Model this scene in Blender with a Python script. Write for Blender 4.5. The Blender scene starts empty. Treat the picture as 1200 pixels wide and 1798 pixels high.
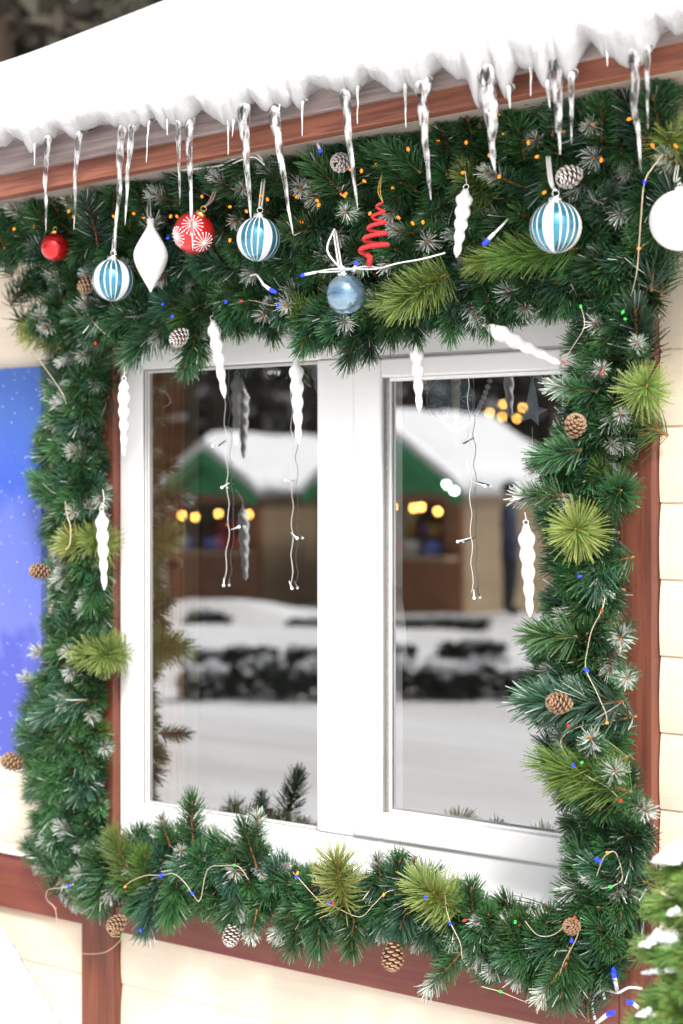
import bpy, math, random
from mathutils import Vector, Matrix, Quaternion, noise
R = random.Random(11)
scene = bpy.context.scene
col = scene.collection
rad = math.radians

# ------------------------------------------------------------------ camera
PHI = math.atan2(3966, 3000)             # angle between the view axis and the facade
FWD = Vector((-math.cos(PHI), math.sin(PHI), 0)); RGT = Vector((math.sin(PHI), math.cos(PHI), 0)); UP = Vector((0, 0, 1))
CZ = 2.1
CAM = Vector((0, 0, CZ)) - FWD * 3.08
F, CX, HY = 3000.0, 600.0, 850.0
cam_d = bpy.data.cameras.new('camera'); cam = bpy.data.objects.new('camera', cam_d); col.objects.link(cam)
cam.matrix_world = Matrix(((RGT.x, 0, -FWD.x, CAM.x), (RGT.y, 0, -FWD.y, CAM.y), (0, 1, 0, CAM.z), (0, 0, 0, 1)))
cam_d.sensor_fit = 'VERTICAL'; cam_d.sensor_height = 36; cam_d.lens = 36 * F / 1798
cam_d.shift_y = -(899 - HY) / 1798
cam_d.clip_start = 0.05; cam_d.clip_end = 2000
cam_d.dof.use_dof = True; cam_d.dof.focus_distance = 2.80; cam_d.dof.aperture_fstop = 3.1
scene.camera = cam

# ------------------------------------------------------------------ light
SUN = Vector((0.75, -0.75, 0.95)).normalized()
w = bpy.data.worlds.new('World'); scene.world = w; w.use_nodes = True
nt = w.node_tree; nt.nodes.clear()
out = nt.nodes.new('ShaderNodeOutputWorld'); bg = nt.nodes.new('ShaderNodeBackground')
sky = nt.nodes.new('ShaderNodeTexSky'); sky.sky_type = 'NISHITA'; sky.sun_disc = False
sky.sun_elevation = math.asin(SUN.z); sky.sun_rotation = math.atan2(SUN.x, SUN.y)
sky.dust_density = 4.0; sky.air_density = 1.0
hs = nt.nodes.new('ShaderNodeHueSaturation'); hs.inputs['Saturation'].default_value = 0.22
nt.links.new(sky.outputs[0], hs.inputs['Color']); nt.links.new(hs.outputs[0], bg.inputs[0]); nt.links.new(bg.outputs[0], out.inputs[0])
bg.inputs[1].default_value = 0.125
sd = bpy.data.lights.new('sun', 'SUN'); so = bpy.data.objects.new('sun', sd); col.objects.link(so)
sd.energy = 2.2; sd.angle = rad(11); sd.color = (1.0, 0.95, 0.88)
so.rotation_euler = SUN.to_track_quat('Z', 'Y').to_euler()
vs = scene.view_settings
vs.view_transform = 'Standard'; vs.look = 'None'; vs.exposure = 0.82; vs.gamma = 1.0; vs.use_curve_mapping = False
scene.render.engine = 'CYCLES'
try:
    scene.cycles.use_denoising = True; scene.cycles.denoiser = 'OPENIMAGEDENOISE'
    scene.cycles.max_bounces = 10; scene.cycles.transmission_bounces = 8; scene.cycles.transparent_max_bounces = 24
    scene.cycles.sample_clamp_indirect = 6; scene.cycles.caustics_refractive = False; scene.cycles.caustics_reflective = False
except Exception: pass

# ------------------------------------------------------------------ helpers
def ray(px, py): return FWD * F + RGT * (px - CX) + UP * (HY - py)
def pix(px, py, y=0.0):                   # photo pixel -> point on the plane y = const (distance to the facade)
    d = ray(px, py); return CAM + d * ((y - CAM.y) / d.y)
def scl(px, y=0.0):                       # pixels per metre there
    p = pix(px, HY, y); return F / (p - CAM).dot(FWD)
GY = 0.012                                # glass plane
def refl(px, py, Z):                      # photo pixel inside a pane -> the reflected place, Z metres along the folded axis
    p = CAM + ray(px, py) * (Z / F); return Vector((p.x, 2 * GY - p.y, p.z))
RR = Vector((RGT.x, -RGT.y, 0)); RF = Vector((FWD.x, -FWD.y, 0))

def nodes(m): return m.node_tree.nodes, m.node_tree.links
def mat(name, c, rough=0.6, metal=0.0, spec=0.5, emit=None, es=0.0, noise_amt=0.0, noise_scale=8.0, bump=0.0, bump_scale=40.0,
        trans=0.0, ior=1.45, stretch=None, c2=None, sss=0.0, coat=0.0, objvar=0.0):
    m = bpy.data.materials.new(name); m.use_nodes = True
    n, l = nodes(m); b = n['Principled BSDF']
    b.inputs['Base Color'].default_value = (*c, 1); b.inputs['Roughness'].default_value = rough
    b.inputs['Metallic'].default_value = metal; b.inputs['Specular IOR Level'].default_value = spec
    b.inputs['IOR'].default_value = ior; b.inputs['Transmission Weight'].default_value = trans
    b.inputs['Coat Weight'].default_value = coat
    if sss: b.inputs['Subsurface Weight'].default_value = sss; b.inputs['Subsurface Radius'].default_value = (.02, .02, .02)
    if emit: b.inputs['Emission Color'].default_value = (*emit, 1); b.inputs['Emission Strength'].default_value = es
    tc = None
    if noise_amt or bump or objvar:
        tc = n.new('ShaderNodeTexCoord'); mp = n.new('ShaderNodeMapping'); l.new(tc.outputs['Object'], mp.inputs[0])
        if stretch: mp.inputs['Scale'].default_value = stretch
    last = None
    if noise_amt:
        t = n.new('ShaderNodeTexNoise'); t.inputs['Scale'].default_value = noise_scale; t.inputs['Detail'].default_value = 6; t.inputs['Roughness'].default_value = .6
        l.new(mp.outputs[0], t.inputs['Vector'])
        rp = n.new('ShaderNodeValToRGB'); rp.color_ramp.elements[0].position = .3; rp.color_ramp.elements[1].position = .7
        d = c2 if c2 else tuple(x * (1 - noise_amt) for x in c)
        rp.color_ramp.elements[0].color = (*d, 1); rp.color_ramp.elements[1].color = (*c, 1)
        l.new(t.outputs['Fac'], rp.inputs[0]); last = rp.outputs[0]; l.new(last, b.inputs['Base Color'])
    if objvar:
        oi = n.new('ShaderNodeObjectInfo'); h = n.new('ShaderNodeHueSaturation')
        mr = n.new('ShaderNodeMapRange'); mr.inputs['To Min'].default_value = 1 - objvar; mr.inputs['To Max'].default_value = 1 + objvar
        l.new(oi.outputs['Random'], mr.inputs['Value']); l.new(mr.outputs[0], h.inputs['Value'])
        if last: l.new(last, h.inputs['Color'])
        else: h.inputs['Color'].default_value = (*c, 1)
        l.new(h.outputs[0], b.inputs['Base Color'])
    if bump:
        t2 = n.new('ShaderNodeTexNoise'); t2.inputs['Scale'].default_value = bump_scale; t2.inputs['Detail'].default_value = 4
        l.new(mp.outputs[0], t2.inputs['Vector'])
        bp = n.new('ShaderNodeBump'); bp.inputs['Strength'].default_value = bump; bp.inputs['Distance'].default_value = .01
        l.new(t2.outputs['Fac'], bp.inputs['Height']); l.new(bp.outputs[0], b.inputs['Normal'])
    return m

def wood(name, c, c2, axis='x', rough=.5, scale=1.0, spec=.4, paint=.45):
    m = bpy.data.materials.new(name); m.use_nodes = True
    n, l = nodes(m); b = n['Principled BSDF']; b.inputs['Roughness'].default_value = rough; b.inputs['Specular IOR Level'].default_value = spec
    tc = n.new('ShaderNodeTexCoord'); mp = n.new('ShaderNodeMapping'); l.new(tc.outputs['Object'], mp.inputs[0])
    s = {'x': (1.3, 24, 24), 'z': (24, 24, 1.3)}[axis]; mp.inputs['Scale'].default_value = tuple(v * scale for v in s)
    t = n.new('ShaderNodeTexNoise'); t.inputs['Scale'].default_value = 2.0; t.inputs['Detail'].default_value = 5; t.inputs['Distortion'].default_value = 1.2
    l.new(mp.outputs[0], t.inputs[0])
    wv = n.new('ShaderNodeTexNoise'); wv.inputs['Scale'].default_value = 9; wv.inputs['Detail'].default_value = 3; l.new(mp.outputs[0], wv.inputs[0])
    add = n.new('ShaderNodeMath'); add.operation = 'MULTIPLY_ADD'; l.new(wv.outputs[0], add.inputs[0]); add.inputs[1].default_value = .45; l.new(t.outputs[0], add.inputs[2])
    rp = n.new('ShaderNodeValToRGB'); e = rp.color_ramp.elements; e[0].position = .55; e[0].color = (*c2, 1); e[1].position = .82; e[1].color = (*c, 1)
    l.new(add.outputs[0], rp.inputs[0])
    t3 = n.new('ShaderNodeTexNoise'); t3.inputs['Scale'].default_value = 2.5; t3.inputs['Detail'].default_value = 4; l.new(tc.outputs['Object'], t3.inputs[0])
    mr = n.new('ShaderNodeMapRange'); mr.inputs['From Min'].default_value = .3; mr.inputs['From Max'].default_value = .7; mr.inputs['To Min'].default_value = .82; mr.inputs['To Max'].default_value = 1.12
    l.new(t3.outputs[0], mr.inputs[0]); hv = n.new('ShaderNodeHueSaturation'); l.new(mr.outputs[0], hv.inputs['Value']); l.new(rp.outputs[0], hv.inputs['Color'])
    l.new(hv.outputs[0], b.inputs['Base Color'])
    bp = n.new('ShaderNodeBump'); bp.inputs['Strength'].default_value = .15; bp.inputs['Distance'].default_value = .004; l.new(add.outputs[0], bp.inputs['Height']); l.new(bp.outputs[0], b.inputs['Normal'])
    return m

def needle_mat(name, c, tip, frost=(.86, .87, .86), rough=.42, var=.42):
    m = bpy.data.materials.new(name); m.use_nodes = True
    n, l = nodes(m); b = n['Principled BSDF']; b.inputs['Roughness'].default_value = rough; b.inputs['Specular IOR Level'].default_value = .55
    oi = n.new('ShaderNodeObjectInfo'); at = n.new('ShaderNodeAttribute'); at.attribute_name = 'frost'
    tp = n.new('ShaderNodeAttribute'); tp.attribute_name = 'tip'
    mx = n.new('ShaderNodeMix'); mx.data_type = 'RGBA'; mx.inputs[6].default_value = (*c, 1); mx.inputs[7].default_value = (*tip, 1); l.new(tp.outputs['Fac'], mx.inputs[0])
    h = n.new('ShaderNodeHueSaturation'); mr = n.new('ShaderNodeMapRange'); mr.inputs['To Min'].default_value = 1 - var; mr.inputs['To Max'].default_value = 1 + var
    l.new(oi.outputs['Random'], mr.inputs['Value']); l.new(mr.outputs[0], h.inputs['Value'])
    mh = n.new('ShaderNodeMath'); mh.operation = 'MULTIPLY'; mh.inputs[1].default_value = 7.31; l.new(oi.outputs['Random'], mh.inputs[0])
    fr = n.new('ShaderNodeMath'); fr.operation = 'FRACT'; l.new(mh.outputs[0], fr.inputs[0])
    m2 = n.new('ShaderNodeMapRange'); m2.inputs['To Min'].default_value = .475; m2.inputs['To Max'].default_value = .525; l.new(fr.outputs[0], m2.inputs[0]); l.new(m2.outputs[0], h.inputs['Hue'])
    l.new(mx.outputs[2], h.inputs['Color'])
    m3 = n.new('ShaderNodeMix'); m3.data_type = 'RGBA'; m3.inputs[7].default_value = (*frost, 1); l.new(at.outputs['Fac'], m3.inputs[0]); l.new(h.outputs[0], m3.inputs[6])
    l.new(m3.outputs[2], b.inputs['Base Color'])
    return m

M = {}
M['brown'] = wood('brown_painted_wood', (.20, .066, .040), (.19, .042, .045), 'x')
M['brown_v'] = wood('brown_painted_wood_upright', (.20, .066, .040), (.12, .038, .027), 'z')
M['fascia'] = wood('fascia_wood', (.29, .105, .064), (.15, .05, .034), 'x', scale=1.2)
M['grey_board'] = wood('grey_weathered_board', (.36, .30, .29), (.22, .17, .165), 'x', rough=.35)
M['siding'] = mat('cream_siding', (.80, .69, .56), .5, noise_amt=.10, noise_scale=6, stretch=(.6, 1, 6), bump=.08, bump_scale=60)
M['upvc'] = mat('white_window_plastic', (.86, .86, .87), .45, noise_amt=.03, noise_scale=3)
M['gasket'] = mat('grey_gasket', (.30, .29, .28), .5, noise_amt=.2)
M['gasket_l'] = mat('pale_gasket', (.62, .62, .62), .5, noise_amt=.1)
M['spacer'] = mat('metal_spacer', (.55, .55, .54), .35, metal=.8, noise_amt=.3, noise_scale=160)
M['soffit'] = mat('soffit_plastic', (.36, .31, .27), .4, noise_amt=.12)
M['roofmetal'] = mat('brown_roof_metal', (.09, .055, .05), .4, metal=.3, noise_amt=.3)
M['interior'] = mat('interior_board', (.20, .155, .11), .7, noise_amt=.25, stretch=(3, 3, .6))
M['interior_brown'] = wood('interior_brown_wood', (.62, .25, .11), (.34, .12, .06), 'z')
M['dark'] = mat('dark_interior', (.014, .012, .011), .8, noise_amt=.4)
M['stem'] = mat('twig_brown', (.44, .20, .06), .7, noise_amt=.5, noise_scale=120)
M['core'] = mat('garland_core', (.012, .022, .014), .8, noise_amt=.3)
M['needle'] = needle_mat('green_needles', (.005, .027, .009), (.046, .145, .044), rough=.36)  # root colour darkened, tips brightened: paints in the shade between sprigs
M['needle_b'] = needle_mat('bluegreen_needles', (.005, .026, .014), (.042, .125, .070), rough=.36)  # same shade put into the colour, dark root to bright tip
M['needle_l'] = needle_mat('lime_needles', (.085, .16, .022), (.29, .34, .09), var=.2, rough=.5)
M['needle_o'] = needle_mat('olive_needles', (.055, .12, .016), (.12, .20, .035), var=.2, rough=.5)
M['needle_t'] = needle_mat('living_spruce_needles', (.07, .15, .025), (.20, .33, .07), var=.25, rough=.5)
M['cone'] = mat('cone_scales', (.14, .068, .036), .65, noise_amt=.5, noise_scale=90)
M['cone_tip'] = mat('cone_pale_edges', (.40, .25, .155), .7, noise_amt=.3, noise_scale=150)
M['cone_frost'] = mat('cone_frosted_edges', (.62, .58, .56), .7, noise_amt=.3, noise_scale=150)
M['white_p'] = mat('white_plastic', (.74, .74, .75), .35, noise_amt=.03, noise_scale=30, sss=.1)
M['white_g'] = mat('white_glitter', (.88, .87, .86), .55, noise_amt=.07, noise_scale=220, bump=.35, bump_scale=320)
M['teal'] = mat('teal_glass', (.045, .25, .36), .07, metal=.55, coat=.6, noise_amt=.1, noise_scale=20)
M['blue_ball'] = mat('pearl_blue_glass', (.05, .15, .27), .10, metal=.6, coat=.5, noise_amt=.12, noise_scale=16, c2=(.30, .42, .52), stretch=(1, 1, 3.5))
M['red_ball'] = mat('shiny_red', (.62, .012, .016), .08, metal=.55, coat=.6, noise_amt=.1, noise_scale=20)
M['red_satin'] = mat('satin_red', (.58, .016, .022), .22, metal=.25, coat=.5, noise_amt=.1, noise_scale=20)
M['red_felt'] = mat('red_glitter_felt', (.68, .035, .04), .8, noise_amt=.35, noise_scale=260, bump=.5, bump_scale=400)
M['gold'] = mat('gold_metal', (.72, .50, .18), .25, metal=1, noise_amt=.1)
M['silver'] = mat('silver_metal', (.80, .80, .80), .2, metal=1, noise_amt=.08)
M['ribbon'] = mat('white_ribbon', (.84, .83, .82), .4, noise_amt=.06, noise_scale=60)
M['goldthread'] = mat('gold_thread', (.62, .40, .10), .45, metal=.3, noise_amt=.2, noise_scale=200)
M['redcord'] = mat('red_white_cord', (.70, .10, .10), .7, noise_amt=.2, noise_scale=300, c2=(.85, .8, .78))
M['copper'] = mat('pale_copper_wire', (.80, .66, .48), .35, metal=.25, noise_amt=.15, noise_scale=80)
M['dwire'] = mat('dark_green_wire', (.012, .03, .018), .5, noise_amt=.2)
M['wwire'] = mat('white_cable', (.82, .82, .84), .35, noise_amt=.05)
M['clearwire'] = mat('clear_cable', (.85, .82, .80), .3, noise_amt=.1)
def led(name, c, s): return mat(name, tuple(x * .25 for x in c), .3, emit=c, es=s, noise_amt=.02)
M['amber'] = led('amber_bulb', (1.0, .27, .015), .95)
M['led_blue'] = led('blue_bulb', (.015, .03, 1.0), 2.2)
M['led_red'] = led('red_bulb', (1.0, .03, .02), .5)
M['led_green'] = led('green_bulb', (.05, .8, .08), .7)
M['led_warm'] = led('orange_bulb', (1.0, .33, .03), 1.0)
M['led_white'] = led('white_bulb', (.95, 1.0, .96), 1.2)
M['led_big'] = led('market_amber_bulb', (1.0, .50, .10), 26)
M['led_bigw'] = led('market_white_bulb', (.8, 1.0, .85), 40)
M['green_paint'] = wood('green_painted_board', (.035, .27, .10), (.02, .16, .06), 'x')
M['tan_plank'] = wood('tan_plank', (.34, .25, .15), (.22, .155, .09), 'z')
M['brown_plank'] = wood('brown_plank', (.24, .10, .04), (.13, .05, .02), 'z')
M['bark'] = mat('pine_bark', (.16, .11, .08), .9, noise_amt=.6, noise_scale=6, stretch=(4, 4, .6), bump=.6, bump_scale=14)
M['crown'] = mat('dark_pine_foliage', (.045, .055, .035), .8, noise_amt=.5, noise_scale=2, c2=(.075, .055, .042))
M['hedge'] = mat('hedge_leaves', (.045, .06, .045), .8, noise_amt=.4, noise_scale=9)
M['cap_blue'] = mat('blue_plastic_socket', (.06, .10, .42), .35, noise_amt=.1)

def snow_mat(name, dirty=False, ice=False):
    m = mat(name, (.88, .89, .91), .65, bump=.5, bump_scale=26)
    n, l = nodes(m); b = n['Principled BSDF']
    b.inputs['Subsurface Weight'].default_value = .0
    if dirty:
        tc = n.new('ShaderNodeTexCoord'); mp = n.new('ShaderNodeMapping'); mp.inputs['Rotation'].default_value = (0, 0, -math.atan2(RR.y, RR.x)); mp.inputs['Scale'].default_value = (.12, .75, 1)
        vt = n.new('ShaderNodeMapping'); l.new(tc.outputs['Object'], mp.inputs[0])
        t = n.new('ShaderNodeTexNoise'); t.inputs['Scale'].default_value = 1.0; t.inputs['Detail'].default_value = 7; t.inputs['Roughness'].default_value = .62; l.new(mp.outputs[0], t.inputs[0])
        rp = n.new('ShaderNodeValToRGB'); e = rp.color_ramp.elements; e[0].position = .40; e[0].color = (.70, .67, .64, 1); e[1].position = .60; e[1].color = (.90, .91, .92, 1)
        l.new(t.outputs[0], rp.inputs[0]); l.new(rp.outputs[0], b.inputs['Base Color'])
    if ice:
        at = n.new('ShaderNodeAttribute'); at.attribute_name = 'ice'
        mx = n.new('ShaderNodeMix'); mx.data_type = 'RGBA'; mx.inputs[6].default_value = (.90, .91, .93, 1); mx.inputs[7].default_value = (.80, .80, .82, 1)
        l.new(at.outputs['Fac'], mx.inputs[0]); l.new(mx.outputs[2], b.inputs['Base Color'])
        mr = n.new('ShaderNodeMapRange'); mr.inputs['To Min'].default_value = .7; mr.inputs['To Max'].default_value = .16; l.new(at.outputs['Fac'], mr.inputs[0]); l.new(mr.outputs[0], b.inputs['Roughness'])
        ml = n.new('ShaderNodeMath'); ml.operation = 'MULTIPLY'; ml.inputs[1].default_value = .55; l.new(at.outputs['Fac'], ml.inputs[0]); l.new(ml.outputs[0], b.inputs['Transmission Weight']); b.inputs['IOR'].default_value = 1.31
    return m
M['snow'] = snow_mat('snow'); M['snow_ground'] = snow_mat('ground_snow', dirty=True); M['snow_ice'] = snow_mat('snow_and_ice', ice=True)
M['ice'] = mat('clear_ice', (.97, .98, 1.0), .035, trans=.94, ior=1.31, bump=.28, bump_scale=45, spec=.7)

def cloudy_ice(m):
    n, l = nodes(m); b = n['Principled BSDF']; tc = n.new('ShaderNodeTexCoord'); mp = n.new('ShaderNodeMapping'); mp.inputs['Scale'].default_value = (1, 1, .35); l.new(tc.outputs['Object'], mp.inputs[0])
    t = n.new('ShaderNodeTexNoise'); t.inputs['Scale'].default_value = 95; t.inputs['Detail'].default_value = 3; l.new(mp.outputs[0], t.inputs[0])
    mr = n.new('ShaderNodeMapRange'); mr.inputs['From Min'].default_value = .40; mr.inputs['From Max'].default_value = .62; mr.inputs['To Min'].default_value = .98; mr.inputs['To Max'].default_value = .35
    l.new(t.outputs[0], mr.inputs[0]); l.new(mr.outputs[0], b.inputs['Transmission Weight'])
cloudy_ice(M['ice'])
def glass_mat():
    m = bpy.data.materials.new('window_glass'); m.use_nodes = True; n, l = nodes(m); n.clear()
    o = n.new('ShaderNodeOutputMaterial'); mx = n.new('ShaderNodeMixShader'); t = n.new('ShaderNodeBsdfTransparent'); g = n.new('ShaderNodeBsdfGlossy')
    g.inputs['Roughness'].default_value = 0.0; g.inputs['Color'].default_value = (.97, .98, 1, 1); t.inputs['Color'].default_value = (.86, .88, .87, 1)
    fr = n.new('ShaderNodeFresnel'); fr.inputs['IOR'].default_value = 1.5
    mr = n.new('ShaderNodeMapRange'); mr.inputs['From Min'].default_value = .04; mr.inputs['From Max'].default_value = 1; mr.inputs['To Min'].default_value = .42; mr.inputs['To Max'].default_value = 1
    l.new(fr.outputs[0], mr.inputs[0]); l.new(mr.outputs[0], mx.inputs[0])
    l.new(t.outputs[0], mx.inputs[1]); l.new(g.outputs[0], mx.inputs[2]); l.new(mx.outputs[0], o.inputs[0]); return m
M['glass'] = glass_mat()

def poster_mat():
    m = mat('blue_poster_print', (.1, .16, .6), .4); n, l = nodes(m); b = n['Principled BSDF']
    tc = n.new('ShaderNodeTexCoord'); sx = n.new('ShaderNodeSeparateXYZ'); l.new(tc.outputs['Object'], sx.inputs[0])
    t = n.new('ShaderNodeTexNoise'); t.inputs['Scale'].default_value = 5; t.inputs['Detail'].default_value = 5; l.new(tc.outputs['Object'], t.inputs[0])
    mp = n.new('ShaderNodeMapRange'); mp.inputs['From Min'].default_value = .45; mp.inputs['From Max'].default_value = -.45; l.new(sx.outputs['Z'], mp.inputs[0])
    ad = n.new('ShaderNodeMath'); ad.operation = 'MULTIPLY_ADD'; l.new(t.outputs[0], ad.inputs[0]); ad.inputs[1].default_value = .55; l.new(mp.outputs[0], ad.inputs[2])
    rp = n.new('ShaderNodeValToRGB'); e = rp.color_ramp.elements
    e[0].position = .3; e[0].color = (.055, .13, .42, 1); e[1].position = .62; e[1].color = (.04, .09, .46, 1)
    for p, c in ((.75, (.10, .14, .47)), (.95, (.12, .15, .50)), (1.2, (.07, .09, .42))):
        x = e.new(min(p, 1.0)); x.color = (*c, 1)
    l.new(ad.outputs[0], rp.inputs[0])
    v = n.new('ShaderNodeTexVoronoi'); v.inputs['Scale'].default_value = 60; l.new(tc.outputs['Object'], v.inputs[0])
    lt = n.new('ShaderNodeMapRange'); lt.inputs['From Min'].default_value = .06; lt.inputs['From Max'].default_value = .16; lt.inputs['To Min'].default_value = .7; lt.inputs['To Max'].default_value = 0; l.new(v.outputs['Distance'], lt.inputs[0])
    mx = n.new('ShaderNodeMix'); mx.data_type = 'RGBA'; mx.inputs[7].default_value = (.62, .6, .85, 1); l.new(lt.outputs[0], mx.inputs[0]); l.new(rp.outputs[0], mx.inputs[6])
    l.new(mx.outputs[2], b.inputs['Base Color']); return m
M['poster'] = poster_mat()

class MB:
    def __init__(s): s.v = []; s.f = []; s.m = []; s.mats = []; s.attr = {}
    def mi(s, m):
        m = M[m]
        if m not in s.mats: s.mats.append(m)
        return s.mats.index(m)
    def add(s, vs, fs, m):
        b = len(s.v); s.v += [Vector(x) for x in vs]; i = s.mi(m)
        for f in fs: s.f.append(tuple(b + k for k in f)); s.m.append(i)
        return b
    def box(s, c, h, m, X=None, Y=None, Z=None):
        X = X or Vector((1, 0, 0)); Y = Y or Vector((0, 1, 0)); Z = Z or Vector((0, 0, 1)); c = Vector(c)
        vs = [c + X * (a * h[0]) + Y * (b * h[1]) + Z * (d * h[2]) for a in (-1, 1) for b in (-1, 1) for d in (-1, 1)]
        s.add(vs, [(0, 1, 3, 2), (4, 6, 7, 5), (0, 4, 5, 1), (2, 3, 7, 6), (0, 2, 6, 4), (1, 5, 7, 3)], m)
    def tube(s, pts, r, m, n=8, cap=True):
        pts = [Vector(p) for p in pts]; k = len(pts); rs = r if isinstance(r, (list, tuple)) else [r] * k
        t0 = (pts[1] - pts[0]).normalized(); up = Vector((0, 0, 1)) if abs(t0.z) < .9 else Vector((1, 0, 0))
        u = t0.cross(up).normalized(); vs = []
        for i, p in enumerate(pts):
            t = (pts[min(i + 1, k - 1)] - pts[max(i - 1, 0)]).normalized(); u = (u - t * u.dot(t)).normalized(); q = t.cross(u)
            for j in range(n):
                a = 2 * math.pi * j / n; vs.append(p + (u * math.cos(a) + q * math.sin(a)) * rs[i])
        fs = [(i * n + j, i * n + (j + 1) % n, (i + 1) * n + (j + 1) % n, (i + 1) * n + j) for i in range(k - 1) for j in range(n)]
        if cap: fs += [tuple(range(n - 1, -1, -1)), tuple((k - 1) * n + j for j in range(n))]
        s.add(vs, fs, m)
    def lathe(s, prof, o, m, ax=Vector((0, 0, 1)), n=32, mfun=None, rfun=None):
        o = Vector(o); ax = Vector(ax).normalized(); q = Vector((0, 0, 1)).rotation_difference(ax); vs = []
        for i, (r, z) in enumerate(prof):
            for j in range(n):
                a = 2 * math.pi * j / n; rr = r * (rfun(a, z) if rfun else 1); vs.append(o + q @ Vector((rr * math.cos(a), rr * math.sin(a), z)))
        fs = []
        b = len(s.v); s.v += vs; i0 = s.mi(m)
        for i in range(len(prof) - 1):
            for j in range(n):
                s.f.append((b + i * n + j, b + i * n + (j + 1) % n, b + (i + 1) * n + (j + 1) % n, b + (i + 1) * n + j)); s.m.append(s.mi(mfun(j, i)) if mfun else i0)
        s.f.append(tuple(b + j for j in range(n - 1, -1, -1))); s.m.append(i0)
        s.f.append(tuple(b + (len(prof) - 1) * n + j for j in range(n))); s.m.append(i0)
    def sphere(s, o, r, m, n=24, k=14, ax=Vector((0, 0, 1)), mfun=None, sq=(1, 1)):
        prof = [(max(r * math.sin(math.pi * i / k), r * .004) * sq[0], -r * math.cos(math.pi * i / k) * sq[1]) for i in range(k + 1)]
        s.lathe(prof, o, m, ax, n, mfun)
    def mesh(s, name, smooth=True, origin=None):
        me = bpy.data.meshes.new(name); o = origin or Vector((0, 0, 0))
        me.from_pydata([tuple(v - o) for v in s.v], [], s.f)
        for m in s.mats: me.materials.append(m)
        me.polygons.foreach_set('material_index', s.m)
        me.polygons.foreach_set('use_smooth', [smooth] * len(s.f))
        for k, vals in s.attr.items():
            a = me.attributes.new(k, 'FLOAT', 'POINT'); a.data.foreach_set('value', vals)
        me.update(); return me
    def build(s, name, parent=None, smooth=False, origin=None, bevel=0):
        o = origin if origin is not None else (Vector(parent.location) if parent is not None else Vector((0, 0, 0)))
        ob = bpy.data.objects.new(name, s.mesh(name, smooth, o)); col.objects.link(ob)
        if parent is None: ob.location = o
        else: ob.parent = parent; ob.location = Vector(o) - Vector(parent.get('wl', parent.location))
        ob['wl'] = tuple(o)
        if bevel:
            b = ob.modifiers.new('bevel', 'BEVEL'); b.width = bevel; b.segments = 2; b.limit_method = 'ANGLE'
        return ob

def tag(o, label, cat, group=None, kind=None):
    if label: o['label'] = label
    if cat: o['category'] = cat
    if group: o['group'] = group
    if kind: o['kind'] = kind
    return o
def empty(name, loc, label, cat, group=None):
    o = bpy.data.objects.new(name, None); col.objects.link(o); o.location = loc; o.empty_display_size = .05; o['wl'] = tuple(loc)
    return tag(o, label, cat, group)
def smooth_path(pts, n=6):
    pts = [Vector(p) for p in pts]; P = [pts[0]] + pts + [pts[-1]]; o = []
    for i in range(1, len(P) - 2):
        for k in range(n):
            t = k / n; a, b, c, d = P[i - 1], P[i], P[i + 1], P[i + 2]
            o.append(.5 * ((2 * b) + (c - a) * t + (2 * a - 5 * b + 4 * c - d) * t * t + (3 * b - a - 3 * c + d) * t ** 3))
    o.append(pts[-1]); return o

# ------------------------------------------------------------------ ground
def gz(x, y):
    d = -y
    k = min(1, max(0, (d - 4) / 6))
    h = .10 * noise.noise(Vector((x * .25, y * .25, 3))) + .04 * noise.noise(Vector((x * .9, y * .9, 1)))
    z = (Vector((x, y, 0)) - Vector((CAM.x, 2 * GY - CAM.y, 0))).dot(RF)     # metres along the view mirrored in the panes
    bank = sum(a * math.exp(-((z - c) / s) ** 2) for a, c, s in ((.30, 17.6, .8), (.42, 20.2, 1.2), (.5, 23.2, 1.3)))
    bank *= .75 + .5 * noise.noise(Vector((x * .35, y * .35, 9)))
    return k * (h + bank)
m = MB(); xs = [-400, -150, -70] + [-45 + i * .5 for i in range(111)] + [25, 60, 150, 400]; ys = [-400, -150, -70] + [-45 + i * .5 for i in range(96)] + [6, 15, 40, 120, 400]
vs_ = [(x, y, gz(x, y)) for y in ys for x in xs]; nx = len(xs)
m.add(vs_, [(j * nx + i, j * nx + i + 1, (j + 1) * nx + i + 1, (j + 1) * nx + i) for j in range(len(ys) - 1) for i in range(nx - 1)], 'snow_ground')
tag(m.build('snowy_ground', smooth=True), 'trampled snow covering the market ground', 'ground', kind='structure')

# ------------------------------------------------------------------ kiosk facade
WX = lambda px, y=0.0: pix(px, HY, y).x
kiosk = empty('wooden_kiosk', (0, 0, 0), 'cream clapboard kiosk with brown trim, white window and snowy roof', 'kiosk')
TD = .022                                                    # trim thickness
xl0, xl1 = WX(143, -TD), WX(199, -TD)                        # left post
xr0, xr1 = WX(1087, -TD), WX(1146, -TD)                      # right post
ZR1 = CZ - (1507 - HY) / scl(0, -TD); ZR0 = CZ - (1592 - HY) / scl(0, -TD)   # bottom rail
ZW0 = CZ - .700; ZW1 = CZ + .30                              # window opening
XW0, XW1 = WX(203), WX(1082)
def vboard(x0, x1, z0, z1, name='trim_board', y0=-TD, y1=.02, mt='brown_v'):
    b = MB(); c = Vector(((x0 + x1) / 2, (y0 + y1) / 2, (z0 + z1) / 2)); b.box(c, ((x1 - x0) / 2, (y1 - y0) / 2, (z1 - z0) / 2), mt)
    return b.build(name, kiosk, origin=c, bevel=.0025)
ZT = pix(0, 352, -.2).z + .02
vboard(xl0, xl1, .12, ZT); vboard(xr0, xr1, .12, ZT)
for a, b_ in ((-3.2, xl0 - .001), (xl1 + .001, xr0 - .001)): vboard(a, b_, ZR0, ZR1, mt='brown', y0=-TD + .003)
vboard(xr1 + .001, 3.4, ZR0, ZR1, mt='brown', y0=-TD + .003)
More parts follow.
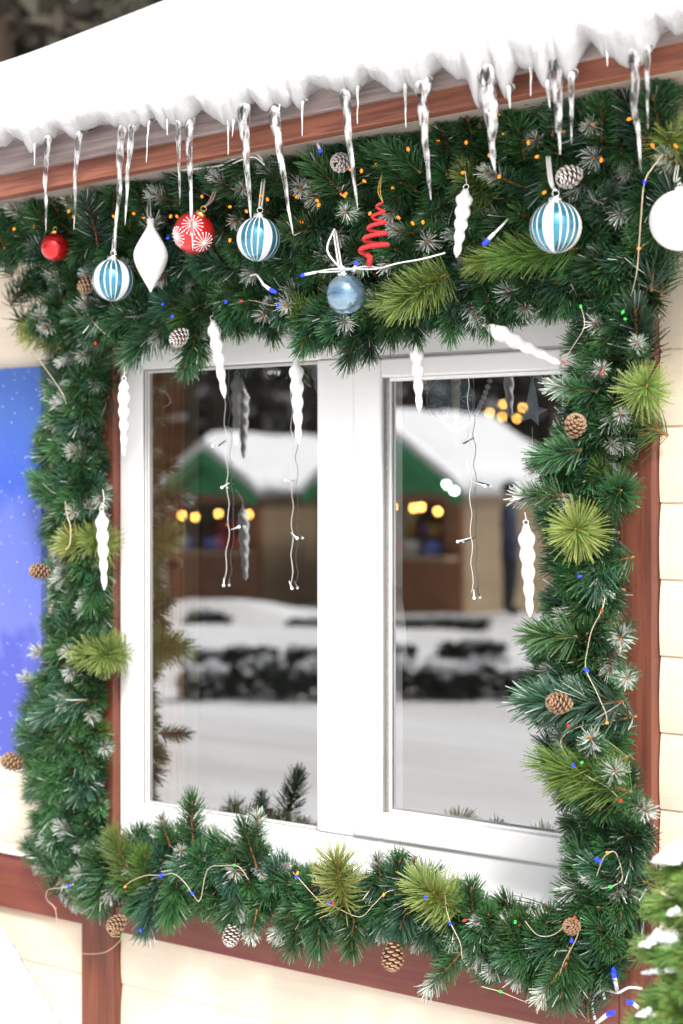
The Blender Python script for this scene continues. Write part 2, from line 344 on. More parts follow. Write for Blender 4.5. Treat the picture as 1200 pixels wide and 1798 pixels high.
vboard(xl1 + .001, xr0 - .001, ZW1 + .005, ZW1 + .09, mt='brown', y0=-TD + .004)
# siding boards, one by one: convex clapboards with a shadow gap
PITCH, Z0S = .121, CZ - .5125
def siding(x0, x1, z0, z1):
    k0 = math.floor((z0 - Z0S) / PITCH) - 1
    for k in range(k0, k0 + 40):
        a, b_ = Z0S + k * PITCH, Z0S + (k + 1) * PITCH
        a2, b2 = max(a, z0), min(b_, z1)
        if b2 - a2 < .012: continue
        prof = []
        for i in range(7):
            t = i / 6; z = a + (b_ - a) * t
            if z < a2 - 1e-6 or z > b2 + 1e-6: continue
            prof.append((z, .007 - .008 * math.sin(math.pi * min(1, .08 + t * .86)) ** .55 - .003 * (1 - t)))
        if len(prof) < 2: continue
        mb = MB(); c = Vector(((x0 + x1) / 2, .01, (a2 + b2) / 2)); vs2 = []
        for x in (x0, x1):
            vs2 += [(x, y, z) for z, y in prof] + [(x, .03, prof[-1][0]), (x, .03, prof[0][0])]
        n = len(prof) + 2
        mb.add(vs2, [(i, (i + 1) % n, n + (i + 1) % n, n + i) for i in range(n)] + [tuple(range(n - 1, -1, -1)), tuple(range(n, 2 * n))], 'siding')
        mb.build('siding_board', kiosk, origin=c)
siding(-3.2, xl0 - .002, .12, ZR0 - .002); siding(xl1 + .002, xr0 - .002, .12, ZR0 - .002); siding(xr1 + .002, 3.4, .12, ZR0 - .002)
siding(-3.2, xl0 - .002, ZR1 + .002, ZT); siding(xr1 + .002, 3.4, ZR1 + .002, ZT)
siding(xl1 + .002, xr0 - .002, ZW1 + .092, ZT)
siding(xl1 + .002, xr0 - .002, ZR1 + .002, ZW0 - .045) if ZW0 - .045 > ZR1 + .03 else None
vboard(xl1 + .001, xr0 - .001, ZR1 + .002, ZW0 - .002, mt='brown', y0=-TD + .006)
b = MB(); b.box((.1, .05, .07), (3.3, .05, .07), 'grey_board'); b.build('plinth', kiosk)

# window: fixed light on the left, opening sash on the right
win = bpy.data.objects.new('window', None); col.objects.link(win); win.parent = kiosk; win['wl'] = (0, 0, 0)
win['label'] = 'white plastic window with a fixed left pane and an opening right sash'
def wbox(name, x0, x1, y0, y1, z0, z1, mt='upvc', bevel=.003):
    b = MB(); c = Vector(((x0 + x1) / 2, (y0 + y1) / 2, (z0 + z1) / 2)); b.box(c, ((x1 - x0) / 2, (y1 - y0) / 2, (z1 - z0) / 2), mt); return b.build(name, win, origin=c, bevel=bevel)
FY0, FY1 = -.004, .020
xg0 = WX(250, FY0); xm0, xm1 = WX(558, FY0), WX(622, FY0); xo1 = XW1
zg0 = CZ - (1457 - HY) / scl(557, FY0); zg1 = CZ + (HY - 634) / scl(555, FY0)
wbox('frame', xl1 + .001, xg0, FY0, FY1, ZW0, ZW1); wbox('frame', xo1 - .045, xr0 - .001, FY0, FY1, ZW0, ZW1)
wbox('frame', xg0 + .0005, xo1 - .0455, FY0 + .001, FY1 - .001, ZW0, zg0 - .002 ); wbox('frame', xg0 + .0005, xo1 - .0455, FY0 + .001, FY1 - .001, zg1 + .002, ZW1)
wbox('mullion', xm0, xm1, FY0 - .002, FY1 - .002, zg0 - .0015, zg1 + .0015)
# stepped glazing bead of the fixed pane (dark gasket lines between pale steps)
for i, (dx, y0, y1, mt) in enumerate(((.0015, .0, .003, 'gasket'), (.003, .0033, .006, 'upvc'), (.0042, .0063, .008, 'gasket'), (.0065, .0083, GY - .001, 'upvc'))):
    wbox('glazing_bead', xg0, xg0 + dx, y0, y1, zg0, zg1, mt, 0); wbox('glazing_bead', xg0 + dx, xm0, y0, y1, zg0 - .0015, zg0 - .0015 + dx * .6, mt, 0)
    wbox('glazing_bead', xg0 + dx, xm0, y0, y1, zg1 - dx * .7, zg1 + .0015, mt, 0)
def pane(x0, x1, z0, z1, y):
    b = MB(); c = Vector(((x0 + x1) / 2, y, (z0 + z1) / 2)); b.add([(x0, y, z0), (x1, y, z0), (x1, y, z1), (x0, y, z1)], [(0, 1, 2, 3)], 'glass'); return b.build('pane', win, origin=c)
pane(xg0, xm0 + .01, zg0 - .0015, zg1 + .0015, GY)
# sash
SY0 = -.012
sx0, sx1 = xm1 + .002, xo1 - .047
sz0 = CZ - (1428 - HY) / scl(672, SY0); sz1 = CZ + (HY - 663) / scl(672, SY0)
gx0, gx1 = WX(668, SY0), WX(985, SY0)
wbox('sash', sx0, gx0, SY0, .06, zg0 + .002, zg1 - .002, bevel=.005); wbox('sash', gx1, sx1, SY0, .06, zg0 + .002, zg1 - .002, bevel=.005)
wbox('sash', gx0 + .0005, gx1 - .0005, SY0 + .001, .059, zg0 + .002, sz0, bevel=.004); wbox('sash', gx0 + .0005, gx1 - .0005, SY0 + .001, .059, sz1, zg1 - .002, bevel=.004)
wbox('glazing_bead', gx0, gx0 + .003, -.005, .0, sz0 + .001, sz1 - .001, 'gasket', 0); wbox('spacer_bar', gx0, gx0 + .007, .0003, .006, sz0 + .001, sz1 - .001, 'spacer', 0)
wbox('glazing_bead', gx0, gx0 + .010, .0063, GY - .001, sz0 + .001, sz1 - .001, 'upvc', 0)
wbox('glazing_bead', gx0 + .010, gx1, .002, GY - .001, sz0 + .0005, sz0 + .005, 'upvc', 0); wbox('glazing_bead', gx0 + .010, gx1, .002, GY - .001, sz1 - .006, sz1 - .0005, 'upvc', 0)
pane(gx0, gx1, sz0, sz1, GY + .001)
wbox('sill_drip', xl1 + .02, xr0 - .02, -.018, .01, ZW0 - .0, ZW0 + .014, 'upvc', .004)
wbox('gasket', xm1 - .002, xo1 - .04, -.003, .05, zg1 - .004, zg1 + .004, 'gasket_l', 0); wbox('gasket', xm1 - .002, xo1 - .04, -.003, .05, zg0 - .004, zg0 + .004, 'gasket_l', 0)
# inside handle of the sash
b = MB(); hp = pix(697, 1045, .03); b.tube([hp, pix(698, 1060, .03), pix(703, 1100, .032), pix(706, 1148, .032)], [.010, .011, .011, .010], 'upvc', 10); b.box(pix(693, 1065, .028), (.011, .007, .034), 'upvc')
b.build('handle', win, smooth=True, origin=hp)
# room behind the glass
def room(name, c, h, mt, mat_name=None): b = MB(); b.box(c, h, mt); return b.build(name, kiosk, origin=Vector(c))
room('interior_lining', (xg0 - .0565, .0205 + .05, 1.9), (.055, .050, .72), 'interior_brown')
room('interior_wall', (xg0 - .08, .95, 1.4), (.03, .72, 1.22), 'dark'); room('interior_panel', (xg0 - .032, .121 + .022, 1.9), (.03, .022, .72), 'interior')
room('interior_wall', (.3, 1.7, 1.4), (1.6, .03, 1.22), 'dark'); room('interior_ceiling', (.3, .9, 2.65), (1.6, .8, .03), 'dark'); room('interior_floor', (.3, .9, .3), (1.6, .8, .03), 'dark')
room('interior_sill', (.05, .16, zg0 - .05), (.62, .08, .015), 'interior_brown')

# eaves: fascia boards, soffit, corrugated sheet
FYP = -.32
def raker(name, pa, pb, ht, dp, mt, y, bevel=.002):
    """board between two photo points of its lower edge, ht tall, dp deep"""
    A, B = pix(*pa, y), pix(*pb, y); d = (B - A); A = A - d * .25; B = B + d * .25; X = (B - A).normalized(); Z = Vector((0, -1, 0)).cross(X) * -1
    if Z.z < 0: Z = -Z
    c = (A + B) / 2 + Z * (ht / 2) + Vector((0, dp / 2, 0)); q = MB(); 
    L = (B - A).length
    q.box((0, 0, 0), (L / 2, dp / 2, ht / 2), mt)
    o = q.build(name, kiosk, origin=Vector((0, 0, 0)), bevel=bevel); o.location = c; o.rotation_euler = (0, -math.atan2(X.z, X.x), 0); o['wl'] = tuple(c)
    return o, A, B, X, Z
fo, FA, FB, FX, FZ = raker('fascia_board', (0, 346), (1200, 113), .0465, .028, 'fascia', FYP)
go, *_ = raker('drip_board', (0, 307), (1200, 70), .085, .022, 'grey_board', FYP - .012)
so_, *_ = raker('soffit_panel', (0, 352), (1200, 124), .012, .30, 'soffit', FYP + .03)
raker('soffit_edge', (0, 362), (1200, 122), .012, .014, 'upvc', -.012)
E0, E1 = pix(0, 245, -.352), pix(1200, 40, -.352); EX = (E1 - E0).normalized()
def Ept(px):                                                  # roof edge under photo column px
    lo, hi = -1.0, 2.0
    t = (px) / 1200
    for _ in range(20):
        p = E0 + (E1 - E0) * t; v = p - CAM; q = CX + F * v.dot(RGT) / v.dot(FWD)
        t += (px - q) / 1300
    return E0 + (E1 - E0) * t
GAPS = [-150, -60, 28, 105, 206, 276, 358, 457, 557, 655, 776, 893, 1030, 1166, 1290, 1420]
DROP = [14, 14, 22, 10, 22, 17, 36, 26, 17, 30, 34, 38, 46, 20, 24]
RA, RB = pix(0, 99, .75), pix(280, 0, .75)
def ridge(x): t = (x - RA.x) / (RB.x - RA.x); return RA.z + (RB.z - RA.z) * t
# corrugated sheet
q = MB(); N = 420; rows = []
for i in range(N + 1):
    px = -150 + 1560 * i / N; e = Ept(px)
    k = max(j for j in range(len(GAPS)) if GAPS[j] <= px + 1e-6); k = min(k, len(GAPS) - 2); t = (px - GAPS[k]) / (GAPS[k + 1] - GAPS[k])
    wv = math.cos(2 * math.pi * t) * .011
    rows.append((e + Vector((0, .005, wv)), Vector((e.x, .5, e.z + .30 + wv))))
n0 = len(rows); q.add([r[0] for r in rows] + [r[1] for r in rows] + [r[0] + Vector((0, 0, .003)) for r in rows], [(i, i + 1, n0 + i + 1, n0 + i) for i in range(n0 - 1)] + [(i, 2 * n0 + i, 2 * n0 + i + 1, i + 1) for i in range(n0 - 1)], 'roofmetal')
q.build('roof_sheet', kiosk, smooth=True)
ICE = [(82, 228, 81, 408, 15, 'long icicle hanging above the small plain red bauble', .5), (137, 222, 130, 404, 14, 'long icicle just beyond the small red bauble, clear of it', .5),
 (215, 205, 201, 462, 18, 'very long icicle reaching down to the teal bauble beside the white drop ornament', .35), (232, 205, 220, 396, 16, 'shorter twin of the icicle over the teal bauble by the white drop', .35),
 (262, 205, 257, 286, 5, 'thin reddish-looking short icicle against the fascia above the white drop ornament', .2), (294, 205, 294, 238, 6, 'stubby icicle under the snow lip beside a forked pair', .2),
 (313, 200, 316, 360, 14, 'icicle ending above the red snowflake bauble', .5), (330, 200, 339, 440, 17, 'long icicle hanging in front of the red snowflake bauble', .35),
 (401, 200, 401, 272, 7, 'short slim icicle beside a bulging one above the red cord', .3), (412, 198, 408, 240, 8, 'very short icicle tucked against a bulging icicle', .3),
 (426, 172, 441, 388, 27, 'bulging icicle tapering down to the teal bauble with silver cap', .35), (478, 178, 515, 412, 23, 'slanting icicle that ends over the pine beside the silver-capped teal bauble', .3),
 (531, 172, 531, 239, 7, 'short icicle on the fascia between two slanting long ones', .2), (602, 145, 629, 371, 22, 'long slanting icicle beside a frosted pine cone', .3),
 (628, 145, 628, 218, 7, 'short icicle beside the slanting one over the pine cone', .2), (711, 140, 713, 226, 8, 'slim icicle on the fascia above the red spiral tree', .2),
 (738, 140, 757, 351, 28, 'thick-topped icicle leading down towards the lime sprig', .5), (855, 118, 869, 302, 44, 'lumpy clustered icicle above the plastic icicle with lime needles', .55),
 (893, 150, 896, 190, 13, 'little side knob of ice beside the lumpy icicle', .4), (845, 165, 860, 240, 14, 'inner strand of the lumpy ice cluster', .4), (932, 100, 932, 169, 8, 'slim icicle on the fascia between two lumpy ice clusters', .2),
 (975, 95, 984, 272, 34, 'lumpy icicle over the big teal bauble ribbon', .6), (1003, 120, 1004, 254, 16, 'straight icicle beside the lumpy one above the frosted pine cone', .3), (962, 140, 966, 190, 15, 'drop of ice on the flank of the lumpy icicle', .4),
 (1066, 80, 1067, 116, 8, 'tiny icicle on the fascia beside a thick long one', .2), (1110, 75, 1126, 303, 25, 'thick long icicle ending near the blue wire light', .25), (1136, 70, 1138, 226, 14, 'icicle ending at the lime sprig under the white soffit edge', .3),
 (61, 248, 61, 291, 5, 'tiny icicle at the snow lip before the plain red bauble', .2), (750, 135, 748, 178, 10, 'short stub of ice beside the thick-topped icicle', .3), (495, 168, 489, 200, 9, 'short stub of ice under the snow at the dark board joint', .3)]
# snow blanket with icy scalloped lip
q = MB(); N = 1000; ice = []
for i in range(N + 1):
    px = -150 + 1560 * i / N; e = Ept(px); s = 1 / scl(px, -.36)
    k = min(max(j for j in range(len(GAPS)) if GAPS[j] <= px + 1e-6), len(GAPS) - 2); t = (px - GAPS[k]) / (GAPS[k + 1] - GAPS[k])
    t = min(1, max(0, t + .22 * math.sin(math.pi * t) * noise.noise(Vector((k * 3.7, 1, 0)))))
    lob = math.sin(math.pi * t) ** .62 if 0 < t < 1 else 0
    nz = noise.noise(Vector((px * .035, 0, 0))) * .6 + noise.noise(Vector((px * .07, 4, 0))) * .15
    drop = (DROP[k] * 1.4 * lob * (1 + .55 * nz) + 4 * nz - 5) * s
    for (ax_, ay_, _x, _y, aw_, _l, _u) in ICE:
        need = (ay_ + 22 - (245 - .1708 * ax_)) * math.exp(-abs((px - ax_) / (aw_ * .7 + 9)) ** 2.0)
        drop = max(drop, need * s * (1 + .15 * nz))
    rz = ridge(e.x) - e.z; nb = noise.noise(Vector((e.x * 3, 2, 0))) * .012
    prof = [(.03, .002, .6), (.002, -drop * .7, 1.0), (-.006, -drop, 1.0), (-.010, -drop + .001, 1.0), (-.014, -drop * .93 + .002, 1.0), (-.017, -drop * .82 + .003, 1.0), (-.020, -drop * .68 + .005, .95), (-.023, -drop * .52 + .007, .85), (-.026, -drop * .36 + .009, .75), (-.029, -drop * .18 + .011, .6), (-.031, .014, .45), (-.033, .018, .3), (-.035, .024, .18), (-.0365, .030, .08), (-.0375, .037, .03), (-.038, .046, 0), (-.036, .06, 0), (-.022, .09, 0), (.01, .115, 0),
            (.09, .125 + (rz - .125) * .07, 0), (.25, .125 + (rz - .125) * .20, 0), (.5, .125 + (rz - .125) * .43, 0), (.85, .125 + (rz - .125) * .76, 0), (1.1, rz + nb, 0), (1.5, rz - .15, 0)]
    C = len(prof)
    for j, (dy, dz, ic) in enumerate(prof):
        P3 = Vector((e.x, dy, dz)); g = noise.noise(P3 * 34) * .0060 + noise.noise(P3 * 80) * .0026 + noise.noise(P3 * 190) * .0012 + noise.noise(P3 * 7 + Vector((5, 0, 0))) * (.009 if j > 14 else .003)
        q.v.append(Vector((e.x, e.y + dy - g * (j > 0), e.z + dz + g * .8 * (j > 1)))); ice.append(ic)
i0 = q.mi('snow_ice')
for i in range(N):
    for j in range(C - 1): q.f.append((i * C + j, (i + 1) * C + j, (i + 1) * C + j + 1, i * C + j + 1)); q.m.append(i0)
q.attr['ice'] = ice
tag(q.build('roof_snow', smooth=True), 'thick white snow blanket with icy scalloped lip on the kiosk roof', 'snow', kind='stuff')

# poster at the left
pz0, pz1 = CZ - (1326 - HY) / scl(20), CZ + (HY - 648) / scl(20); px1 = WX(73, -.02)
q = MB(); c = Vector((px1 - .45, -.012, (pz0 + pz1) / 2)); q.box(c, (.45, .009, (pz1 - pz0) / 2), 'poster')
po = q.build('poster_board', origin=c); po.location = c
tag(po, 'blue and violet poster with white specks on the cream siding', 'poster')
# white snow-dusted cloth at the lower left
q = MB(); A, B = pix(-60, 1535, -.10), pix(150, 1880, -.14); nseg = 90; vv = []
for i in range(nseg + 1):
    t = i / nseg; p = A.lerp(B, t); j = .004 * noise.noise(Vector((t * 40, 0, 0))) + .006 * noise.noise(Vector((t * 11, 3, 0)))
    for dx, dy in ((j, .012), (j + .004 * R.random(), -.004), (-.02, -.012 - .004 * R.random()), (-.12, -.02 + .01 * noise.noise(Vector((t * 6, 1, 0)))), (-.45, -.03 + .02 * noise.noise(Vector((t * 5, 7, 0)))), (-.45, .012)):
        vv.append(p + Vector((dx, dy, 0)))
q.add(vv, [(i * 6 + j, i * 6 + (j + 1) % 6, (i + 1) * 6 + (j + 1) % 6, (i + 1) * 6 + j) for i in range(nseg) for j in range(6)] + [(0, 1, 2, 3, 4, 5), tuple(nseg * 6 + k for k in range(5, -1, -1))], 'snow')
tag(q.build('white_cloth', smooth=True), 'white fleecy cloth slanting down in front of the siding below the poster', 'cloth')

# ------------------------------------------------------------------ garlands
def make_sprig(name, L, nl, n, mt, frost=0.0, tipfrost=False, a0=62, a1=24, speck=0.0, w=.00062, bend=.12, seed=0):
    r = random.Random(seed); q = MB(); fr = []; tp = []; bx, by = r.uniform(-bend, bend), r.uniform(-bend, bend)
    def ax(s): return Vector((bx * s * s * L, by * s * s * L, s * L))
    for i in range(n):
        s = .04 + .96 * ((i + r.random()) / n) ** .85; az = i * 2.39996 + r.uniform(-.4, .4)
        ang = rad(a0 + (a1 - a0) * s ** 2.2 + r.uniform(-13, 13)); 
        ln = nl * r.uniform(.72, 1.12) * (1 - .25 * s ** 4)
        d = Vector((math.sin(ang) * math.cos(az), math.sin(ang) * math.sin(az), math.cos(ang)))
        b0 = ax(s * .97); u = d.orthogonal().normalized(); u.rotate(Quaternion(d, r.random() * 6.28)); v = d.cross(u)
        cur = Vector((0, 0, 1)) * (ln * r.uniform(.02, .16)) + u * (ln * r.uniform(-.06, .06))
        tip = b0 + d * ln + cur; mid = b0 + d * (ln * .5) + cur * .2
        base = len(q.v); ww = w * r.uniform(.8, 1.25)
        for c, k in ((b0, .8), (mid, 1.0), (tip, .55)):
            for j in range(3):
                a = 2.0944 * j; q.v.append(c + (u * math.cos(a) + v * math.sin(a) * .6) * (ww * k))
        f = 0.0
        if tipfrost and s > .60 and r.random() < .72: f = frost * r.uniform(.5, 1.0) * min(1, (s - .58) * 4)
        elif r.random() < speck: f = r.uniform(.4, .9)
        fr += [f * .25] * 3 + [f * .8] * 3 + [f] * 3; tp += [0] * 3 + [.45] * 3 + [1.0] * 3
        k = q.mi(mt)
        for o in (0, 3):
            for j in range(3): q.f.append((base + o + j, base + o + (j + 1) % 3, base + o + 3 + (j + 1) % 3, base + o + 3 + j)); q.m.append(k)
        q.f.append((base + 6, base + 7, base + 8)); q.m.append(k)
    nb = len(q.v); q.tube([ax(s) for s in (.04, .3, .6, .85, .97, 1.03)], [.0022, .0021, .0020, .0020, .0032, .0014], 'stem', 6)
    for i in range(14):                                        # bud scales at the tip and along the twig
        s = 1 - .5 * (i / 14) ** 1.3; az = i * 2.4; o = ax(s); d = Vector((math.cos(az), math.sin(az), .8)).normalized()
        q.tube([o, o + d * .0045], [.0016, .0006], 'stem', 4)
    ex = len(q.v) - nb; q.attr['frost'] = fr + [0] * ex; q.attr['tip'] = tp + [0] * ex
    return q.mesh(name, False)
SP = {'g': [], 'f': [], 'b': [], 'l': [], 'o': [], 't': [], 's': []}
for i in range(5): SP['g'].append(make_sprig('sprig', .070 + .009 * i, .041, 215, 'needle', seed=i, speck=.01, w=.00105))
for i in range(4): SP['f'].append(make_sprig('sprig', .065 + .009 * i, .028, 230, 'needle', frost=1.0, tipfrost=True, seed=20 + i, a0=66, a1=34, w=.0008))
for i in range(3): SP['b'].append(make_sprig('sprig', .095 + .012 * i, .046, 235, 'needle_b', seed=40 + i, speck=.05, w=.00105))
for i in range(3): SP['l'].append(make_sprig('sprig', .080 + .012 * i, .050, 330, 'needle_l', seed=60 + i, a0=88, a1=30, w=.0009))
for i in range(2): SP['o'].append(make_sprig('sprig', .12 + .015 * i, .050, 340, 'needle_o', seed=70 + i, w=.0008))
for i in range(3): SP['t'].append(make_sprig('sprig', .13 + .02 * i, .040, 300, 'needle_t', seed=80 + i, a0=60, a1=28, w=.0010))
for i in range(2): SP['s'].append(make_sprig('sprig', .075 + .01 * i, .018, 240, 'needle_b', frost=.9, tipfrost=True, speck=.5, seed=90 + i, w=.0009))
ZUP = Vector((0, 0, 1))
def put_sprig(parent, kind, tip, d, scale=1.0, roll=None):
    me = R.choice(SP[kind]); L = max(v.co.z for v in me.vertices[-6:]) if False else me.get('L', 0) or .1
    o = bpy.data.objects.new('sprig', me); col.objects.link(o); o.parent = parent
    d = d.normalized(); q = ZUP.rotation_difference(d) @ Quaternion(ZUP, R.random() * 6.28 if roll is None else roll)
    o.rotation_mode = 'QUATERNION'; o.rotation_quaternion = q; o.scale = (scale,) * 3
    o.location = tip - d * (SL[me.name] * scale) - Vector(parent['wl']); return o
SL = {}
for k, v in SP.items():
    for me in v: SL[me.name] = max(x.co.z for x in me.vertices) * .93
# the direction from a place to the viewer's side of the facade, tilted a little sideways: garlands bulge outwards
def fasc(px): return 346 - (346 - 113) * px / 1200
def garland(label, spine, count, y0, depth, mix, ring=1.0, check=None, group='pine garlands framing the window'):
    base = pix(spine[0][0], spine[0][1], y0); g = empty('pine_garland', base, label, 'garland', group)
    path = [pix(a, b_, y0) for a, b_, _ in spine]; q = MB(); q.tube(smooth_path(path, 5), .020, 'core', 8); q.build('core_wire', g, smooth=True)
    seg = [(Vector((spine[i][0], spine[i][1])), Vector((spine[i + 1][0], spine[i + 1][1])), spine[i][2], spine[i + 1][2]) for i in range(len(spine) - 1)]
    lens = [(b_ - a).length for a, b_, _, _ in seg]; tot = sum(lens); done = []
    for i in range(count):
        for attempt in range(14):
            u = (i + R.random()) / count * tot; k = 0
            while k < len(seg) - 1 and u > lens[k]: u -= lens[k]; k += 1
            a, b_, ra, rb = seg[k]; t = u / lens[k]; c = a.lerp(b_, t); hw = ra + (rb - ra) * t; tdir = (b_ - a).normalized(); ndir = Vector((-tdir.y, tdir.x))
            side = R.uniform(-1, 1); side = math.copysign(abs(side) ** .75, side)
            p = c + ndir * (side * (hw - 14)); inner = i % 3 == 0
            y = y0 - depth * math.sqrt(max(0, 1 - side * side * .9)) * R.uniform(.75, 1.05)
            if inner: y = y0 - depth * R.uniform(.1, .5)
            if check and not check(p.x, p.y): continue
            if all((p - z).length > (26 if not inner else 16) for z in done[-60:]): break
        done.append(p)
        tip = pix(p.x, p.y, y)
        d = Vector((ndir.x * side, 0, -ndir.y * side)) * 1.15 + Vector((0, -1, 0)) * (1.0 - .55 * abs(side)) + Vector((tdir.x, 0, -tdir.y)) * R.uniform(-.75, .75)
        d += Vector((R.uniform(-.4, .4), R.uniform(-.35, .15), R.uniform(-.5, .2)))
        if inner: d = Vector((tdir.x, 0, -tdir.y)) * R.choice((-1, 1)) + Vector((ndir.x, 0, -ndir.y)) * side + Vector((0, R.uniform(-.5, .1), 0))
        r = R.random(); acc = 0
        for kk, pr in mix:
            acc += pr
            if r < acc: break
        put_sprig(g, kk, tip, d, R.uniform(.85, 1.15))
    return g
MIX = (('g', .66), ('f', .15), ('b', .14), ('s', .03), ('o', .02))
TOPU = [(-60, 425, 60), (60, 425, 70), (160, 420, 85), (280, 405, 105), (400, 385, 115), (520, 365, 125), (640, 345, 125), (760, 315, 130), (880, 285, 130), (1000, 265, 125), (1110, 245, 120), (1150, 300, 60)]
gU = garland('thick upper garland packed under the fascia, dotted with amber lights', TOPU, 205, -.10, .13, (('g', .68), ('f', .16), ('b', .13), ('s', .03)), check=lambda x, y: y > fasc(x) + 6)
for i in range(72):                                            # the row tucked up against the fascia
    px = -30 + 1220 * (i + R.random()) / 72; put_sprig(gU, R.choice('gggggbf'), pix(px, fasc(px) + R.uniform(-8, 30), -.28 + R.uniform(0, .05)), Vector((R.uniform(-.5, .5), -.6, R.uniform(.1, .7))), R.uniform(.8, 1.05))
TOPL = [(60, 560, 50), (150, 555, 75), (250, 550, 85), (350, 540, 80), (450, 530, 78), (560, 555, 85), (650, 560, 85), (760, 525, 80), (850, 515, 85), (950, 495, 85), (1050, 480, 95), (1110, 440, 70)]
gL = garland('lower swag of pine across the window head behind the hanging plastic icicles', TOPL, 240, -.07, .11, MIX)
MID = [(60, 490, 40), (200, 480, 60), (400, 455, 70), (600, 455, 75), (760, 420, 75), (880, 395, 75), (1000, 380, 75), (1110, 350, 85), (1150, 430, 50)]
gM = garland('middle garland that the baubles and red spiral tree hang against', MID, 165, -.075, .13, (('g', .66), ('f', .17), ('b', .14), ('s', .03)))
LEFT = [(130, 590, 75), (125, 680, 66), (112, 780, 72), (118, 880, 82), (128, 980, 68), (130, 1080, 66), (105, 1180, 85), (100, 1270, 90), (110, 1360, 92), (105, 1450, 82), (125, 1530, 70)]
gLe = garland('pine garland climbing the trim beside the blue poster', LEFT, 210, -.04, .075, MIX)
BOT = [(120, 1555, 70), (200, 1545, 92), (300, 1532, 110), (400, 1552, 106), (500, 1580, 88), (600, 1590, 85), (700, 1595, 78), (800, 1630, 92), (900, 1660, 90), (990, 1690, 92)]
gB = garland('pine garland sagging along the window sill', BOT, 215, -.055, .10, MIX)
RIGHT = [(1070, 540, 95), (1065, 640, 95), (1045, 720, 80), (1020, 800, 88), (1005, 880, 88), (1012, 960, 75), (1015, 1050, 75), (1010, 1130, 98), (1005, 1220, 105), (1020, 1310, 90), (1050, 1400, 90), (1055, 1490, 85), (1045, 1580, 88), (1035, 1680, 88)]
gR = garland('pine garland climbing the trim on the window handle side, beside bare siding', RIGHT, 255, -.055, .10, MIX)
def V3(dx, dz, dy): return Vector((dx, dy, dz))               # right, up, out of the wall is negative y
TOCAM = -ray(600, 850).normalized()
def face(px, py): return -ray(px, py).normalized()
